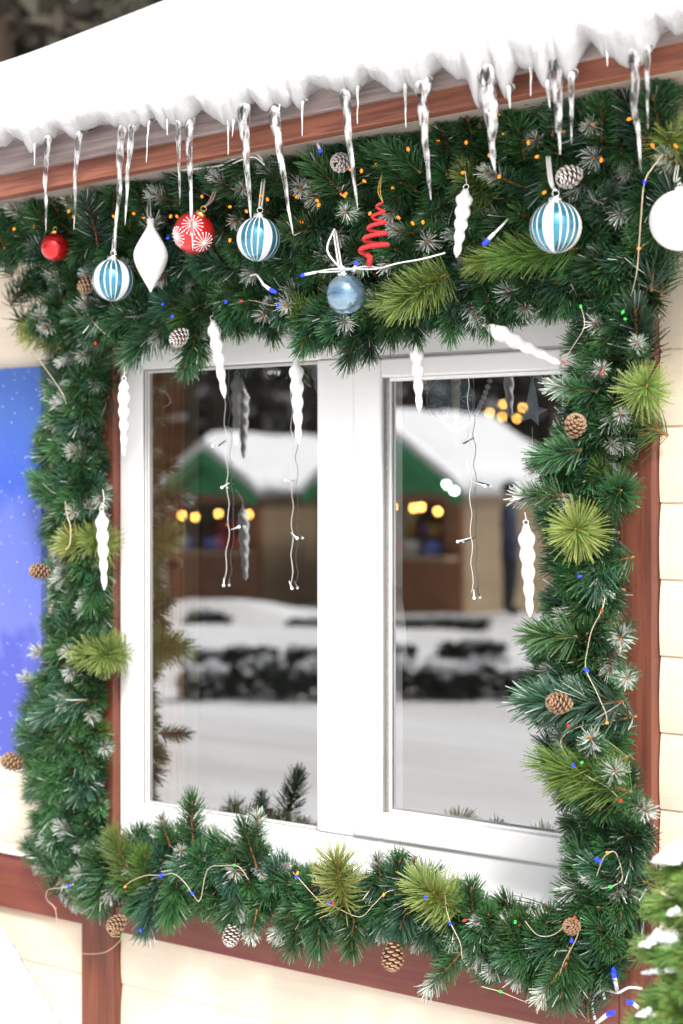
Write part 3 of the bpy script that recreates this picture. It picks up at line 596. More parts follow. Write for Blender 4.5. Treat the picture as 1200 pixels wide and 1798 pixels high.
# single sprigs the photo shows clearly: parent, kind, tip pixel, depth, direction, scale
for g, k, px, py, y, d, s in (
    (gR, 'l', 1015, 930, -.22, 'f', 1.12), (gR, 'l', 1138, 672, -.22, 'f', 1.12), (gU, 'l', 1188, 240, -.24, 'f', 1.2), (gU, 'l', 802, 285, -.24, (-.2, .6, -.8), .85),
    (gL, 'l', 668, 540, -.235, (-.55, -.35, -.5), 1.0), (gL, 'o', 650, 535, -.23, (-.8, -.35, -.45), 1.05), (gL, 'o', 850, 455, -.22, (-.8, -.1, -.5), 1.0), (gL, 'o', 815, 470, -.22, (-.7, -.2, -.5), .9),
    (gLe, 'l', 30, 590, -.15, (-.9, -.1, -.3), 1.0), (gLe, 'l', 95, 950, -.2, (-.35, .15, -.9), 1.0), (gLe, 'l', 150, 940, -.19, (.3, .2, -.8), .9), (gLe, 'l', 130, 1140, -.2, (-.2, .15, -.9), .95), (gLe, 'l', 168, 1160, -.19, (.35, -.1, -.9), .9),
    (gR, 'o', 925, 1345, -.21, (-.85, .2, -.4), 1.15), (gR, 'o', 955, 1380, -.20, (-.7, -.3, -.4), 1.0), (gB, 'o', 195, 1450, -.17, (-.1, .9, -.4), 1.0), (gB, 'o', 240, 1490, -.17, (.2, .8, -.5), .9),
    (gB, 'l', 585, 1485, -.19, (.1, .9, -.4), 1.0), (gB, 'l', 712, 1530, -.2, (-.5, .6, -.6), 1.0), (gB, 'l', 760, 1560, -.19, (.3, .5, -.7), .8),
    (gB, 'b', 255, 1655, -.17, (.1, -.9, -.5), 1.0), (gB, 'g', 300, 1640, -.16, (.2, -.9, -.4), 1.0), (gB, 'g', 150, 1610, -.15, (-.3, -.9, -.4), 1.0), (gB, 'f', 440, 1662, -.17, (.2, -.8, -.5), .9), (gB, 'g', 395, 1640, -.16, (-.1, -.9, -.4), .9), (gB, 'f', 475, 1655, -.17, (-.3, -.8, -.5), .9),
    (gB, 'g', 330, 1385, -.15, (.1, 1, -.25), 1.1), (gB, 'f', 275, 1425, -.14, (-.25, 1, -.3), .9), (gB, 'f', 445, 1420, -.14, (.15, 1, -.3), 1.0), (gB, 'g', 425, 1430, -.15, (-.1, 1, -.3), 1.0), (gB, 'f', 660, 1495, -.15, (.05, 1, -.35), .9), (gB, 'g', 690, 1490, -.15, (.15, 1, -.3), .9), (gB, 'g', 825, 1535, -.15, (.1, 1, -.3), .9),
    (gB, 'g', 500, 1685, -.17, (-.1, -.9, -.5), 1.0), (gB, 'g', 545, 1690, -.17, (.1, -.9, -.5), 1.0), (gB, 'g', 610, 1690, -.17, (.2, -.8, -.5), 1.0), (gB, 'f', 750, 1755, -.17, (-.4, -.8, -.5), 1.0), (gB, 'b', 700, 1650, -.2, (.2, -.6, -.7), 1.0), (gB, 'g', 980, 1785, -.18, (.1, -.8, -.5), 1.05), (gB, 'f', 935, 1765, -.2, (-.4, -.7, -.5), .9),
    (gR, 'b', 890, 1245, -.19, (-.95, -.1, -.35), 1.25), (gR, 'b', 905, 1215, -.18, (-.9, .15, -.35), 1.2), (gR, 'g', 908, 1120, -.18, (-.95, -.05, -.3), 1.1), (gR, 'f', 895, 865, -.19, (-1, .05, -.25), 1.05), (gR, 'g', 925, 815, -.18, (-.95, -.25, -.25), 1.1), (gR, 'f', 920, 815, -.16, (-.95, -.25, -.25), 1.0), (gR, 'f', 955, 680, -.16, (-.95, .1, -.3), 1.0),
    (gR, 'f', 1140, 1420, -.2, (.8, .05, -.6), 1.0), (gR, 'f', 1095, 1190, -.21, (.45, .05, -.9), 1.05), (gR, 'f', 1095, 1110, -.21, (.5, .05, -.9), 1.0), (gR, 'f', 1045, 1305, -.22, 'f', 1.0), (gR, 'f', 1078, 1345, -.22, 'f', 1.0), (gR, 'f', 1095, 740, -.2, 'f', .95), (gR, 'g', 1110, 850, -.18, (.6, .2, -.6), 1.1), (gR, 'f', 1122, 605, -.2, 'f', .9), (gR, 'f', 1045, 645, -.2, 'f', .9), (gR, 'b', 1100, 520, -.2, (.2, .6, -.7), 1.2),
    (gL, 'g', 335, 670, -.15, (.1, -1, -.3), 1.1), (gL, 'g', 345, 650, -.14, (.25, -1, -.3), 1.0), (gL, 'g', 205, 640, -.16, (-.6, -.6, -.4), 1.1), (gL, 'g', 600, 655, -.17, (-.15, -.9, -.4), 1.05), (gL, 'b', 635, 640, -.16, (.15, -.9, -.4), 1.0), (gL, 'g', 525, 630, -.16, (0, -.8, -.6), .9), (gL, 'g', 720, 610, -.16, (.2, -.9, -.4), 1.0), (gL, 'g', 790, 600, -.16, (.1, -.9, -.4), 1.0), (gL, 'g', 860, 600, -.15, (.05, -.9, -.4), 1.0),
    (gLe, 'g', 45, 1380, -.15, (-.9, -.1, -.4), 1.0), (gLe, 'g', 20, 1285, -.16, (-.95, .2, -.3), 1.1), (gLe, 'g', 45, 860, -.16, (-.9, .2, -.4), 1.1), (gLe, 'f', 192, 1320, -.16, (.8, -.1, -.5), .95), (gLe, 'f', 185, 875, -.17, (.7, -.1, -.6), .95), (gLe, 'g', 150, 810, -.18, 'f', 1.0), (gLe, 'b', 48, 1265, -.19, (-.9, -.35, -.4), 1.1),
    (gU, 'f', 530, 320, -.26, 'f', 1.0), (gU, 'f', 415, 325, -.26, 'f', .95), (gU, 'f', 1040, 225, -.25, 'f', 1.05), (gU, 'f', 1020, 175, -.24, 'f', .95), (gU, 'f', 850, 300, -.24, (-.3, .2, -.9), .95), (gU, 'f', 930, 240, -.24, (.2, .2, -.9), .95), (gU, 'f', 265, 345, -.24, 'f', 1.0), (gU, 'f', 60, 430, -.2, 'f', 1.0), (gU, 'g', 490, 390, -.26, (-.3, .1, -.9), 1.1), (gU, 'f', 620, 370, -.26, 'f', .9),
    ):
    y *= .68 if g is gLe else 1
    dv = face(px, py) + Vector((R.uniform(-.15, .15), 0, R.uniform(-.1, .2))) if d == 'f' else V3(d[0], d[1], d[2])
    put_sprig(g, k, pix(px, py, y), dv, s * R.uniform(.85, 1.1))

# pine cones wired into the garlands
def cone_mesh(seed, tipmat):
    r = random.Random(seed); q = MB(); n = 62; L = 1.0
    q.sphere((0, 0, 0), .30, 'cone', 10, 8, sq=(1, 1.5))
    for i in range(n):
        s = i / (n - 1); az = i * 2.39996; z = -.62 + 1.24 * s; rr = .52 * math.sin(math.pi * (.10 + .84 * s)) ** .8 + .04
        o = Vector((math.cos(az) * rr * .35, math.sin(az) * rr * .35, z - .06)); out = Vector((math.cos(az), math.sin(az), .35 + .9 * s)).normalized(); tg = Vector((-math.sin(az), math.cos(az), 0)); nn = out.cross(tg)
        Lr = rr * .78; wd = .135 + .05 * math.sin(math.pi * s)
        p0, p1, p2 = o, o + out * Lr * .75, o + out * Lr
        b0 = q.add([p0 - tg * wd * .4, p0 + tg * wd * .4, p1 + tg * wd, p1 - tg * wd, p1 + nn * .05 + tg * wd * .2, p0 + nn * .05], [(0, 1, 2, 3), (3, 2, 4), (0, 3, 4, 5), (1, 5, 4, 2)], 'cone')
        q.add([p1 - tg * wd, p1 + tg * wd, p2 + tg * wd * .55 + nn * .03, p2 - tg * wd * .55 + nn * .03, p1 + nn * .08, p2 - out * .02 - nn * .05], [(0, 1, 2, 3), (1, 4, 2), (0, 3, 4), (4, 3, 2), (0, 5, 1), (1, 5, 2), (0, 3, 5), (3, 2, 5)], tipmat)
    return q.mesh('pine_cone', False)
CM = [cone_mesh(1, 'cone_tip'), cone_mesh(2, 'cone_frost')]
for g, px, py, rp, y, d, k in ((gU, 600, 285, 22, -.25, (.1, -.3, -1), 1), (gU, 1000, 310, 25, -.26, (-.4, -.4, -.9), 1), (gU, 153, 500, 18, -.2, (-.3, -.6, -.6), 0), (gL, 315, 593, 19, -.18, (-.2, -.6, -.7), 1), (gLe, 70, 1003, 18, -.18, (-.6, .1, -.6), 0), (gLe, 22, 1338, 20, -.15, (-.9, .25, -.3), 0),
    (gB, 205, 1623, 20, -.2, (.1, -.4, -1), 0), (gB, 406, 1643, 19, -.18, (.1, -1, -.3), 1), (gB, 690, 1680, 25, -.2, (.1, -1, -.2), 0), (gB, 1005, 1627, 19, -.21, (.1, .2, -1), 0), (gR, 982, 1235, 24, -.22, (-.4, .2, -.9), 0), (gR, 1010, 748, 24, -.2, (.5, .6, -.6), 0)):
    o = bpy.data.objects.new('pine_cone', CM[k]); col.objects.link(o); o.parent = g; o.rotation_mode = 'QUATERNION'; o.rotation_quaternion = ZUP.rotation_difference(V3(*d).normalized())
    s = rp / scl(px, y) / .66 ; o.scale = (s, s, s); o.location = pix(px, py, y) - Vector(g['wl'])

# ------------------------------------------------------------------ icicles of ice
def icicle(x0, y0, x1, y1, w, label, lump=.15, seed=0, group=None, y=-.367):
    r = random.Random(seed * 7 + 3); A, B = pix(x0, y0, y), pix(x1, y1, y + .004); n = 26; s = 1 / scl(x0, y); pts = []; rs = []
    for i in range(n + 1):
        t = i / n; p = A.lerp(B, t); k = math.sin(math.pi * t); p.y += .014 * max(0, 1 - t * 8)
        p += Vector((noise.noise(Vector((t * 3, seed, 0))) * .03 * (B - A).length * k, 0, 0)); pts.append(p)
        wob = 1 + 1.1 * lump * noise.noise(Vector((t * 9, seed, 5))) + .10 * noise.noise(Vector((t * 26, seed, 2)))
        rs.append(max(.0008, w / 2 * s * wob * (1 + .2 * max(0, 1 - t * 6)) * ((1 - t) ** .55 * .62 + .38 * (1 - t) ** 3) * (1.0 if t < .97 else .7)))
    rs[-1] = .0006
    for i in range(3): rs[i] *= (.5, .85, 1.0)[i]
    q = MB(); q.tube(pts, rs, 'ice', 12); o = q.build('icicle', smooth=True, origin=A); return tag(o, label, 'icicle', group or 'ice icicles along the eave')
for i, (a, b_, c, d, w_, lb, lu) in enumerate(ICE): icicle(a, b_, c, d, w_, lb, lu, i)

# ------------------------------------------------------------------ hanging ornaments
def strings(b, pts, r, mt): b.tube(smooth_path(pts, 5), r, mt, 6)
def cap_and_loop(o, top, ax, r, mt='silver', parent=None):
    q = MB(); q.lathe([(r * .30, -r * .10), (r * .31, r * .10), (r * .26, r * .16), (r * .10, r * .18)], top, mt, ax, 16); c = q.build('cap', o, smooth=True)
    q = MB(); k = top + ax * r * .30; u = ax.orthogonal().normalized(); q.tube([k + (ax * math.sin(t) + u * math.cos(t)) * (r * .13) for t in [i * 2 * math.pi / 12 for i in range(13)]], r * .025, mt, 6); q.build('hanging_loop', o, smooth=True)
def bauble(name, px, py, rp, y, mt, label, hang, hmt='ribbon', hr=.0016, cap='silver', tilt=(0, 1, 0), striped=False, capscale=1.0, roll=0.0, hname='ribbon'):
    c = pix(px, py, y); r = rp / scl(px, y); o = empty(name, c, label, 'ornament', 'round baubles on the garland'); ax = V3(*tilt).normalized()
    q = MB()
    if striped:
        def mf(j, i):
            k = (j + int(roll * 192)) % 48
            return 'white_p' if k < 13 or k in (21, 22, 30, 31, 39, 40) else mt
        q.sphere(c, r, mt, 192, 28, ax, mf)
    else: q.sphere(c, r, mt, 48, 28, ax)
    q.build('ball', o, smooth=True)
    cap_and_loop(o, c + ax * r * 1.0, ax, r * capscale, cap)
    q = MB(); top = c + ax * r * 1.40
    for k in (-1, 1):
        pts = [top] + [pix(a + k * 2.2, b_, y + .02 * (i + 1)) for i, (a, b_) in enumerate(hang)]
        q.tube(smooth_path(pts, 5), hr, hmt, 6)
    q.build(hname, o, smooth=True); return o, c, r, ax
bauble('bauble', 97, 434, 25, -.22, 'red_ball', 'small plain shiny red bauble on the garland under the fascia', [(99, 395), (102, 372)], 'goldthread', .0010, 'gold', hname='thread')
bauble('bauble', 199, 492, 37, -.24, 'teal', 'teal striped glass bauble hanging beside the white drop ornament', [(200, 440), (203, 400)], tilt=(.02, 1, 0), striped=True, roll=.06)
o, c, r, ax = bauble('bauble', 341, 409, 37, -.25, 'red_satin', 'red bauble with white snowflake print on a twisted cord', [(372, 350), (388, 308)], 'redcord', .0016, 'gold', tilt=(.55, .8, -.1), hname='cord')
q = MB()
def flake(cdir, size):
    cdir = cdir.normalized(); u = cdir.orthogonal().normalized(); v = cdir.cross(u)
    for a in range(16):
        an = a * math.pi / 8; d = u * math.cos(an) + v * math.sin(an)
        for k in range(1, 8):
            dd = (cdir + d * (size * k / 7)).normalized(); q.sphere(c + dd * r * 1.003, r * (.026 if k < 7 else .040), 'white_g', 6, 4)
        if a % 2 == 0: q.tube([c + (cdir + d * (size * t)).normalized() * r * 1.004 for t in (0, .3, .6, .9)], r * .014, 'white_g', 4)
tc_ = (CAM - c).normalized()
for fd, fs_ in ((tc_ + UP * .42 - RGT * .08, .55), (tc_ - UP * .75 + RGT * .75, .55), (tc_ - UP * .3 - RGT * 1.4, .5), (-tc_ + UP * .2, .5)):
    q = MB(); flake(fd, fs_); q.build('snowflake_print', o)['kind'] = 'stuff'
bauble('bauble', 454, 420, 39, -.27, 'teal', 'teal striped glass bauble with silver cap beside the red snowflake one', [(458, 360), (463, 315)], tilt=(.08, 1, 0), striped=True, roll=.10)
o, c, r, ax = bauble('bauble', 608, 517, 35, -.26, 'blue_ball', 'glossy steel blue bauble without stripes under the twisted white cable', [(598, 470), (588, 405)], tilt=(-.15, 1, 0))
q = MB(); q.tube(smooth_path([c + ax * r * 1.2, pix(575, 440, -.27), pix(588, 402, -.25)], 5), .0016, 'ribbon', 6); q.build('ribbon', o, smooth=True)
bauble('bauble', 976, 399, 46, -.27, 'teal', 'big teal striped glass bauble beside the pine column top', [(968, 320), (963, 275)], striped=True, hr=.0022, roll=.0)
bauble('bauble', 1194, 387, 53, -.26, 'white_g', 'plain frosted white bauble by the lime sprig next to bare siding', [(1186, 318), (1190, 290)], 'clearwire', .0008, 'white_p', capscale=.55, hname='thread')
# white drop
c = pix(265, 455, -.24); s = 1 / scl(265, -.24); o = empty('drop_ornament', c, 'white glittered onion-shaped drop ornament between teal and red baubles', 'ornament')
q = MB(); prof = [(1, -58), (4, -52), (10, -42), (18, -28), (26, -12), (30, 2), (29, 14), (24, 26), (16, 40), (9, 52), (6, 60), (6, 66)]
pr2 = smooth_path([(a, 0, b_) for a, b_ in prof], 3); q.lathe([(max(p.x, .6) * s, p.z * s) for p in pr2], c, 'white_g', n=40); q.build('drop', o, smooth=True)
q = MB(); q.lathe([(6.5 * s, 0), (7 * s, 8 * s), (4 * s, 11 * s)], c + UP * 62 * s, 'white_p', n=14); q.build('cap', o, smooth=True)
q = MB()
for k in (-1, 1): q.tube(smooth_path([c + UP * 72 * s, pix(262 + 3 * k, 375, -.23), pix(263 + k, 345, -.21)], 5), .0012, 'ribbon', 6)
q.build('ribbon', o, smooth=True)
# plastic twisted icicles
def twist(x0, y0, x1, y1, w_, y, label, hang=None, inside=False, y2=None):
    A, B = pix(x0, y0, y), pix(x1, y1, y if y2 is None else y2); s = 1 / scl(x0, y); L = (B - A).length; o = empty('plastic_icicle', A, label, 'ornament', 'twisted white plastic icicles')
    prof = []; n = 80
    for i in range(n + 1):
        t = i / n; rr = w_ * .46 * s * (min(1, .35 + t * 6) if t < .11 else 1) * (1 - .80 * max(0, t - .12) ** 1.5) * (1 if t < .97 else .6); prof.append((rr, t * L))
    q = MB(); tw = 2 * 17 / L; q.lathe(prof, A, 'white_p', (B - A), 22, rfun=lambda a, z: 1 + .15 * math.cos(2 * a - tw * z) + .02 * math.cos(5 * a + z * 90)); q.build('spiral_body', o, smooth=True)
    q = MB(); ax = (A - B).normalized(); q.tube([A + ax * (.004 + .004 * math.sin(t)) + RGT * (.004 * math.cos(t)) for t in [k * 2 * math.pi / 10 for k in range(11)]], .0008, 'white_p', 6); q.build('hanging_loop', o, smooth=True)
    h = hang or (x0 - 1, y0 - 32); q = MB(); q.tube(smooth_path([A + ax * .008, pix(h[0] + 2, (h[1] + y0) / 2, y + .004), pix(h[0], h[1], y + .012)], 4), .0007, 'clearwire', 5); q.build('thread', o)
    return o
twist(818, 333, 802, 452, 29, -.27, 'twisted white plastic icicle hanging in lime needles above the window')
twist(374, 562, 395, 699, 24, -.13, 'tilted white plastic icicle in front of the fixed pane corner')
twist(520, 632, 525, 780, 25, -.12, 'upright white plastic icicle in front of the fixed pane by the mullion')
twist(730, 575, 737, 724, 26, -.13, 'white plastic icicle over the top rail of the opening sash')
twist(857, 574, 984, 640, 29, -.15, 'white plastic icicle lying diagonally across the sash top rail', (850, 545), y2=-.12)
twist(218, 668, 218, 801, 22, -.16, 'white plastic icicle in front of the white frame edge')
twist(179, 898, 184, 1036, 23, -.19, 'white plastic icicle against brown trim beside a lime sprig', (181, 860))
twist(924, 922, 931, 1083, 29, -.20, 'white plastic icicle beside the round lime sprig, over the sash pane', (922, 900))
twist(416, 660, 415, 781, 20, .042, 'plastic icicle hanging behind the fixed pane, dimmed by glass', inside=True)
twist(800, 655, 802, 757, 18, .042, 'plastic icicle hanging behind the sash pane before the snowflake disc', inside=True)
# red felt spiral tree
A = pix(668, 352, -.29); s = 1 / scl(668, -.29); o = empty('spiral_tree', A, 'red glittery felt spiral tree on a gold thread', 'ornament'); pts = []; n = 110
for i in range(n + 1):
    t = i / n; a = t * 4.6 * 2 * math.pi + .4; rr = (4 + 22 * t) * s
    pts.append(pix(669 - 12 * t, 355 + 88 * t ** 1.05, -.29) + RGT * (rr * math.cos(a)) - FWD * (rr * .30 * math.sin(a)) + UP * (rr * .10 * math.sin(a)))
q = MB(); q.tube(pts, [(2.2 + 2.0 * min(1, i / n * 1.3)) * s for i in range(n + 1)], 'red_felt', 8); q.build('spiral', o, smooth=True)
q = MB(); q.tube([pts[-1], pix(650, 452, -.29), pix(648, 468, -.29)], [7 * s, 5.5 * s, 5 * s], 'red_felt', 8); q.build('trunk', o, smooth=True)
q = MB(); q.tube(smooth_path([pts[0], pix(668, 335, -.285), pix(671, 305, -.26)], 4), .0006, 'goldthread', 5); q.tube(smooth_path([pts[0], pix(664, 335, -.285), pix(671, 305, -.26)], 4), .0006, 'goldthread', 5); q.build('thread', o)

# ------------------------------------------------------------------ light strings
def light_wire(name, label, pts, wire, wr, bulbs, br, cat='light string', group=None, jitter=True):
    sink = .05 if wire == 'copper' else 0
    P = [pix(p[0], p[1], p[2] + (sink if -.24 < p[2] < -.16 and p[0] < 1110 else 0)) for p in pts]; o = empty(name, P[0], label, cat, group); q = MB(); q.tube(smooth_path(P, 6), wr, wire, 6); q.build('wire', o, smooth=True)
    for (px, py, y, mt) in bulbs:
        q = MB(); c = pix(px, py, y); q.sphere(c, br, mt, 10, 8, Vector((R.uniform(-1, 1), R.uniform(-.4, .4), R.uniform(-1, 1))), sq=(1, 1.5)); q.build('bulb', o, smooth=True, origin=c)
    return o
AMB = [(25, 402), (40, 392), (60, 398), (80, 386), (121, 371), (130, 380), (153, 377), (157, 348), (172, 381), (200, 380), (252, 382), (300, 380), (311, 380), (404, 422), (433, 371), (432, 325), (458, 343), (404, 363), (521, 345), (557, 352), (560, 360), (566, 300), (605, 344), (640, 318), (635, 300), (616, 298), (600, 341), (530, 500 - 110), (608, 340), (650, 375), (700, 382), (725, 392), (743, 390), (717, 262), (772, 248), (770, 247), (819, 250), (842, 222), (843, 219), (813, 303), (878, 200), (877, 310), (885, 233), (912, 218), (928, 250), (943, 275), (956, 338), (990, 232), (1056, 281), (1105, 209), (1146, 255), (1187, 256), (1040, 220), (860, 272), (690, 330), (790, 215), (470, 350), (355, 345), (235, 375), (660, 290)]
order = sorted(AMB); jit = [(a + R.uniform(-7, 7), b_ + R.uniform(-10, 10), -.17) for a, b_ in order]
light_wire('fairy_light_string', 'string of glowing amber bulbs woven through the upper garland', jit, 'dwire', .0011, [(a, b_, -.25 + R.uniform(0, .055), 'amber') for a, b_ in order], .0025)
B_, RD, GN, OR = 'led_blue', 'led_red', 'led_green', 'led_warm'
light_wire('micro_light_wire', 'copper wire with blue, orange and green lights dangling from the lime sprig', [(1165, 270, -.24), (1148, 292, -.25), (1132, 320, -.26), (1126, 380, -.26), (1122, 436, -.25), (1118, 480, -.24), (1108, 520, -.23), (1094, 548, -.21)], 'copper', .0007, [(1132, 320, -.265, B_), (1122, 436, -.255, OR), (1094, 548, -.215, GN), (1098, 560, -.21, GN)], .0021, group='copper light wires')
light_wire('micro_light_wire', 'short copper wire from a green light to a red one at the sash corner', [(1020, 538, -.21), (1026, 560, -.22), (1024, 580, -.22), (1004, 612, -.21), (991, 634, -.20)], 'copper', .0006, [(1020, 538, -.215, GN), (990, 636, -.205, RD), (1057, 655, -.2, RD)], .0021, group='copper light wires')
light_wire('micro_light_wire', 'copper wire curving past the olive sprig, with red, blue and green lights', [(1062, 1050, -.2), (1057, 1072, -.21), (1040, 1105, -.21), (1032, 1140, -.21), (1029, 1175, -.21), (1050, 1220, -.21), (1065, 1268, -.21), (1020, 1275, -.2), (985, 1300, -.22), (1005, 1342, -.23), (1035, 1365, -.23), (1068, 1383, -.22), (1090, 1405, -.21)], 'copper', .0006, [(1057, 1072, -.215, RD), (1029, 1175, -.225, B_), (1031, 1177, -.22, B_), (1066, 1269, -.215, 'led_warm'), (1022, 1339, -.22, GN), (1007, 1344, -.235, B_), (1090, 1406, -.215, RD), (1018, 1012, -.21, B_), (998, 1275, -.22, RD)], .0022, group='copper light wires')
light_wire('micro_light_wire', 'copper wire near the sill end of the handle-side garland with an orange light', [(1048, 1538, -.2), (1058, 1510, -.21), (1066, 1500, -.21), (1080, 1496, -.2), (1090, 1520, -.19), (1092, 1545, -.19), (1072, 1557, -.2), (1056, 1560, -.2)], 'copper', .0006, [(1067, 1497, -.215, OR), (1048, 1508, -.205, B_), (1072, 1557, -.205, GN), (1054, 1512, -.21, B_)], .0022, group='copper light wires')
light_wire('micro_light_wire', 'copper wire looping through the sill garland with a red light at its end', [(922, 1617, -.19), (945, 1642, -.2), (975, 1640, -.2), (1008, 1612, -.22), (1015, 1640, -.22), (990, 1690, -.22), (980, 1720, -.22), (960, 1755, -.2)], 'copper', .0006, [(1010, 1612, -.225, RD), (905, 1619, -.2, GN), (1004, 1652, -.22, B_)], .0022, group='copper light wires')
light_wire('micro_light_wire', 'copper wire trailing below the sill garland onto the brown rail', [(845, 1732, -.14), (878, 1741, -.13), (905, 1752, -.13), (925, 1760, -.15)], 'copper', .0006, [(879, 1741, -.135, GN)], .0024, group='copper light wires')
light_wire('micro_light_wire', 'copper wire with blue and red lights in the middle of the sill garland', [(515, 1532, -.21), (523, 1540, -.22), (545, 1565, -.22), (568, 1587, -.21), (580, 1588, -.21), (630, 1610, -.2), (655, 1590, -.21), (675, 1570, -.21), (695, 1562, -.2), (770, 1555, -.2), (785, 1600, -.22), (792, 1622, -.22), (808, 1655, -.22), (812, 1685, -.21)], 'copper', .0006, [(521, 1540, -.23, B_), (523, 1533, -.225, OR), (585, 1587, -.22, RD), (578, 1585, -.22, B_), (674, 1571, -.215, OR), (748, 1576, -.23, B_), (791, 1622, -.225, B_), (816, 1616, -.21, RD)], .0022, group='copper light wires')
light_wire('micro_light_wire', 'copper wire with blue lights at the poster end of the sill garland', [(220, 1555, -.21), (235, 1545, -.22), (258, 1537, -.22), (283, 1537, -.22), (305, 1534, -.22), (325, 1550, -.22), (340, 1572, -.21), (352, 1580, -.2), (365, 1527, -.2), (395, 1520, -.21), (420, 1522, -.21), (437, 1545, -.2)], 'copper', .0006, [(282, 1538, -.225, B_), (285, 1536, -.225, B_), (338, 1569, -.22, B_), (220, 1557, -.22, OR), (412, 1519, -.215, GN)], .0022, group='copper light wires')
light_wire('micro_light_wire', 'copper wire loop hanging over the brown rail under the poster', [(130, 1552, -.16), (115, 1558, -.16), (86, 1562, -.13), (82, 1578, -.11), (95, 1592, -.1), (99, 1605, -.1), (100, 1618, -.1)], 'copper', .0006, [(121, 1555, -.17, B_), (99, 1594, -.105, RD)], .0022, group='copper light wires')
light_wire('micro_light_wire', 'copper wire sagging across the brown post under a pine cone', [(192, 1628, -.15), (196, 1643, -.15), (213, 1646, -.16), (205, 1658, -.1), (185, 1672, -.06), (160, 1675, -.045), (143, 1674, -.04)], 'copper', .0006, [(215, 1642, -.17, GN), (247, 1634, -.2, B_)], .0022, group='copper light wires')
light_wire('micro_light_wire', 'straight copper wire crossing the top of the garland beside the poster', [(52, 606, -.17), (75, 640, -.18), (95, 668, -.19), (112, 695, -.19), (117, 710, -.17)], 'copper', .0007, [(168, 603, -.2, RD)], .0022, group='copper light wires')
light_wire('micro_light_wire', 'thin copper wire through the lime sprig of the garland beside the poster', [(115, 880, -.17), (118, 905, -.2), (124, 925, -.2), (123, 955, -.2), (115, 965, -.2)], 'copper', .0010, [(125, 930, -.21, OR)], .0018, group='copper light wires')
light_wire('micro_light_wire', 'copper wire across the pine swag near the teal bauble and white drop', [(142, 530, -.2), (160, 560, -.21), (178, 580, -.21), (195, 594, -.2)], 'copper', .0006, [(286, 534, -.21, B_), (303, 556, -.21, B_), (295, 418, -.24, B_)], .0021, group='copper light wires')
light_wire('micro_light_wire', 'pale wire with a blue light across the pine swag under the silver-capped bauble', [(425, 528, -.2), (445, 528, -.21), (480, 536, -.21), (510, 534, -.21), (535, 530, -.2)], 'copper', .0006, [(489, 535, -.215, B_), (424, 528, -.205, RD), (397, 530, -.21, B_)], .0021, group='copper light wires')
def bulb_cable(label, paths, bulbs, wr=.0022, br=.005):
    P0 = pix(*paths[0][0]); o = empty('bulb_cable', P0, label, 'light string', 'white cables with blue bulbs')
    for p in paths: q = MB(); q.tube(smooth_path([pix(*a) for a in p], 6), wr, 'wwire', 8); q.build('wire', o, smooth=True)
    for (a, b_, c) in bulbs:                                     # socket from a to b, bulb on from b to c
        A, B2, C2 = pix(*a), pix(*b_), pix(*c); q = MB(); q.tube([A, B2], [br * .62, br * .70], 'wwire', 10); so2 = q.build('socket', o, smooth=True)
        q = MB(); d = (C2 - B2); q.lathe([(br * .62, 0), (br * .8, d.length * .35), (br * .68, d.length * .75), (br * .2, d.length)], B2, 'led_blue', d, 12); q.build('bulb', o, smooth=True)
bulb_cable('white cable with glowing blue bulbs on the rail beside the little spruce', [[(1045, 1790, -.09), (1040, 1760, -.09), (1050, 1742, -.09), (1065, 1738, -.08), (1085, 1743, -.08), (1105, 1734, -.08), (1128, 1736, -.08)], [(1058, 1732, -.08), (1060, 1745, -.08), (1062, 1755, -.08)]],
    [((1084, 1738, -.09), (1079, 1716, -.10), (1077, 1700, -.11)), ((1048, 1796, -.10), (1066, 1782, -.11), (1081, 1776, -.11)), ((1122, 1770, -.1), (1112, 1762, -.1), (1100, 1758, -.11))])
bulb_cable('twisted white cable with blue-tipped sockets above the steel blue bauble', [[(545, 480, -.25), (580, 473, -.26), (620, 472, -.27), (660, 472, -.26), (700, 462, -.25), (740, 455, -.25), (782, 444, -.24)], [(560, 478, -.255), (600, 476, -.265), (640, 468, -.265), (665, 470, -.25)]],
    [((556, 478, -.255), (536, 482, -.26), (528, 484, -.26)), ((622, 476, -.28), (625, 466, -.285), (627, 458, -.285))], .0013, .0036)
bulb_cable('curled white cable ending in a blue bulb beside the silver-capped teal bauble', [[(440, 484, -.2), (450, 482, -.24), (457, 490, -.25), (463, 500, -.25)]], [((462, 499, -.25), (474, 508, -.255), (486, 514, -.255))], .002, .0042)
bulb_cable('cable with a lit blue bulb among lime needles beside the plastic icicle', [[(892, 385, -.2), (880, 398, -.24), (868, 410, -.25)]], [((868, 410, -.25), (858, 420, -.255), (848, 430, -.255))], .0018, .0045)
bulb_cable('grey-white cables strung under the fascia by the red cord', [[(300, 300, -.26), (380, 292, -.27), (400, 284, -.27), (430, 272, -.27), (450, 270, -.27), (462, 282, -.26)], [(385, 300, -.26), (425, 280, -.27), (448, 276, -.27), (465, 290, -.26)]], [((556, 248, -.27), (562, 262, -.27), (563, 268, -.27))], .0014, .0036)
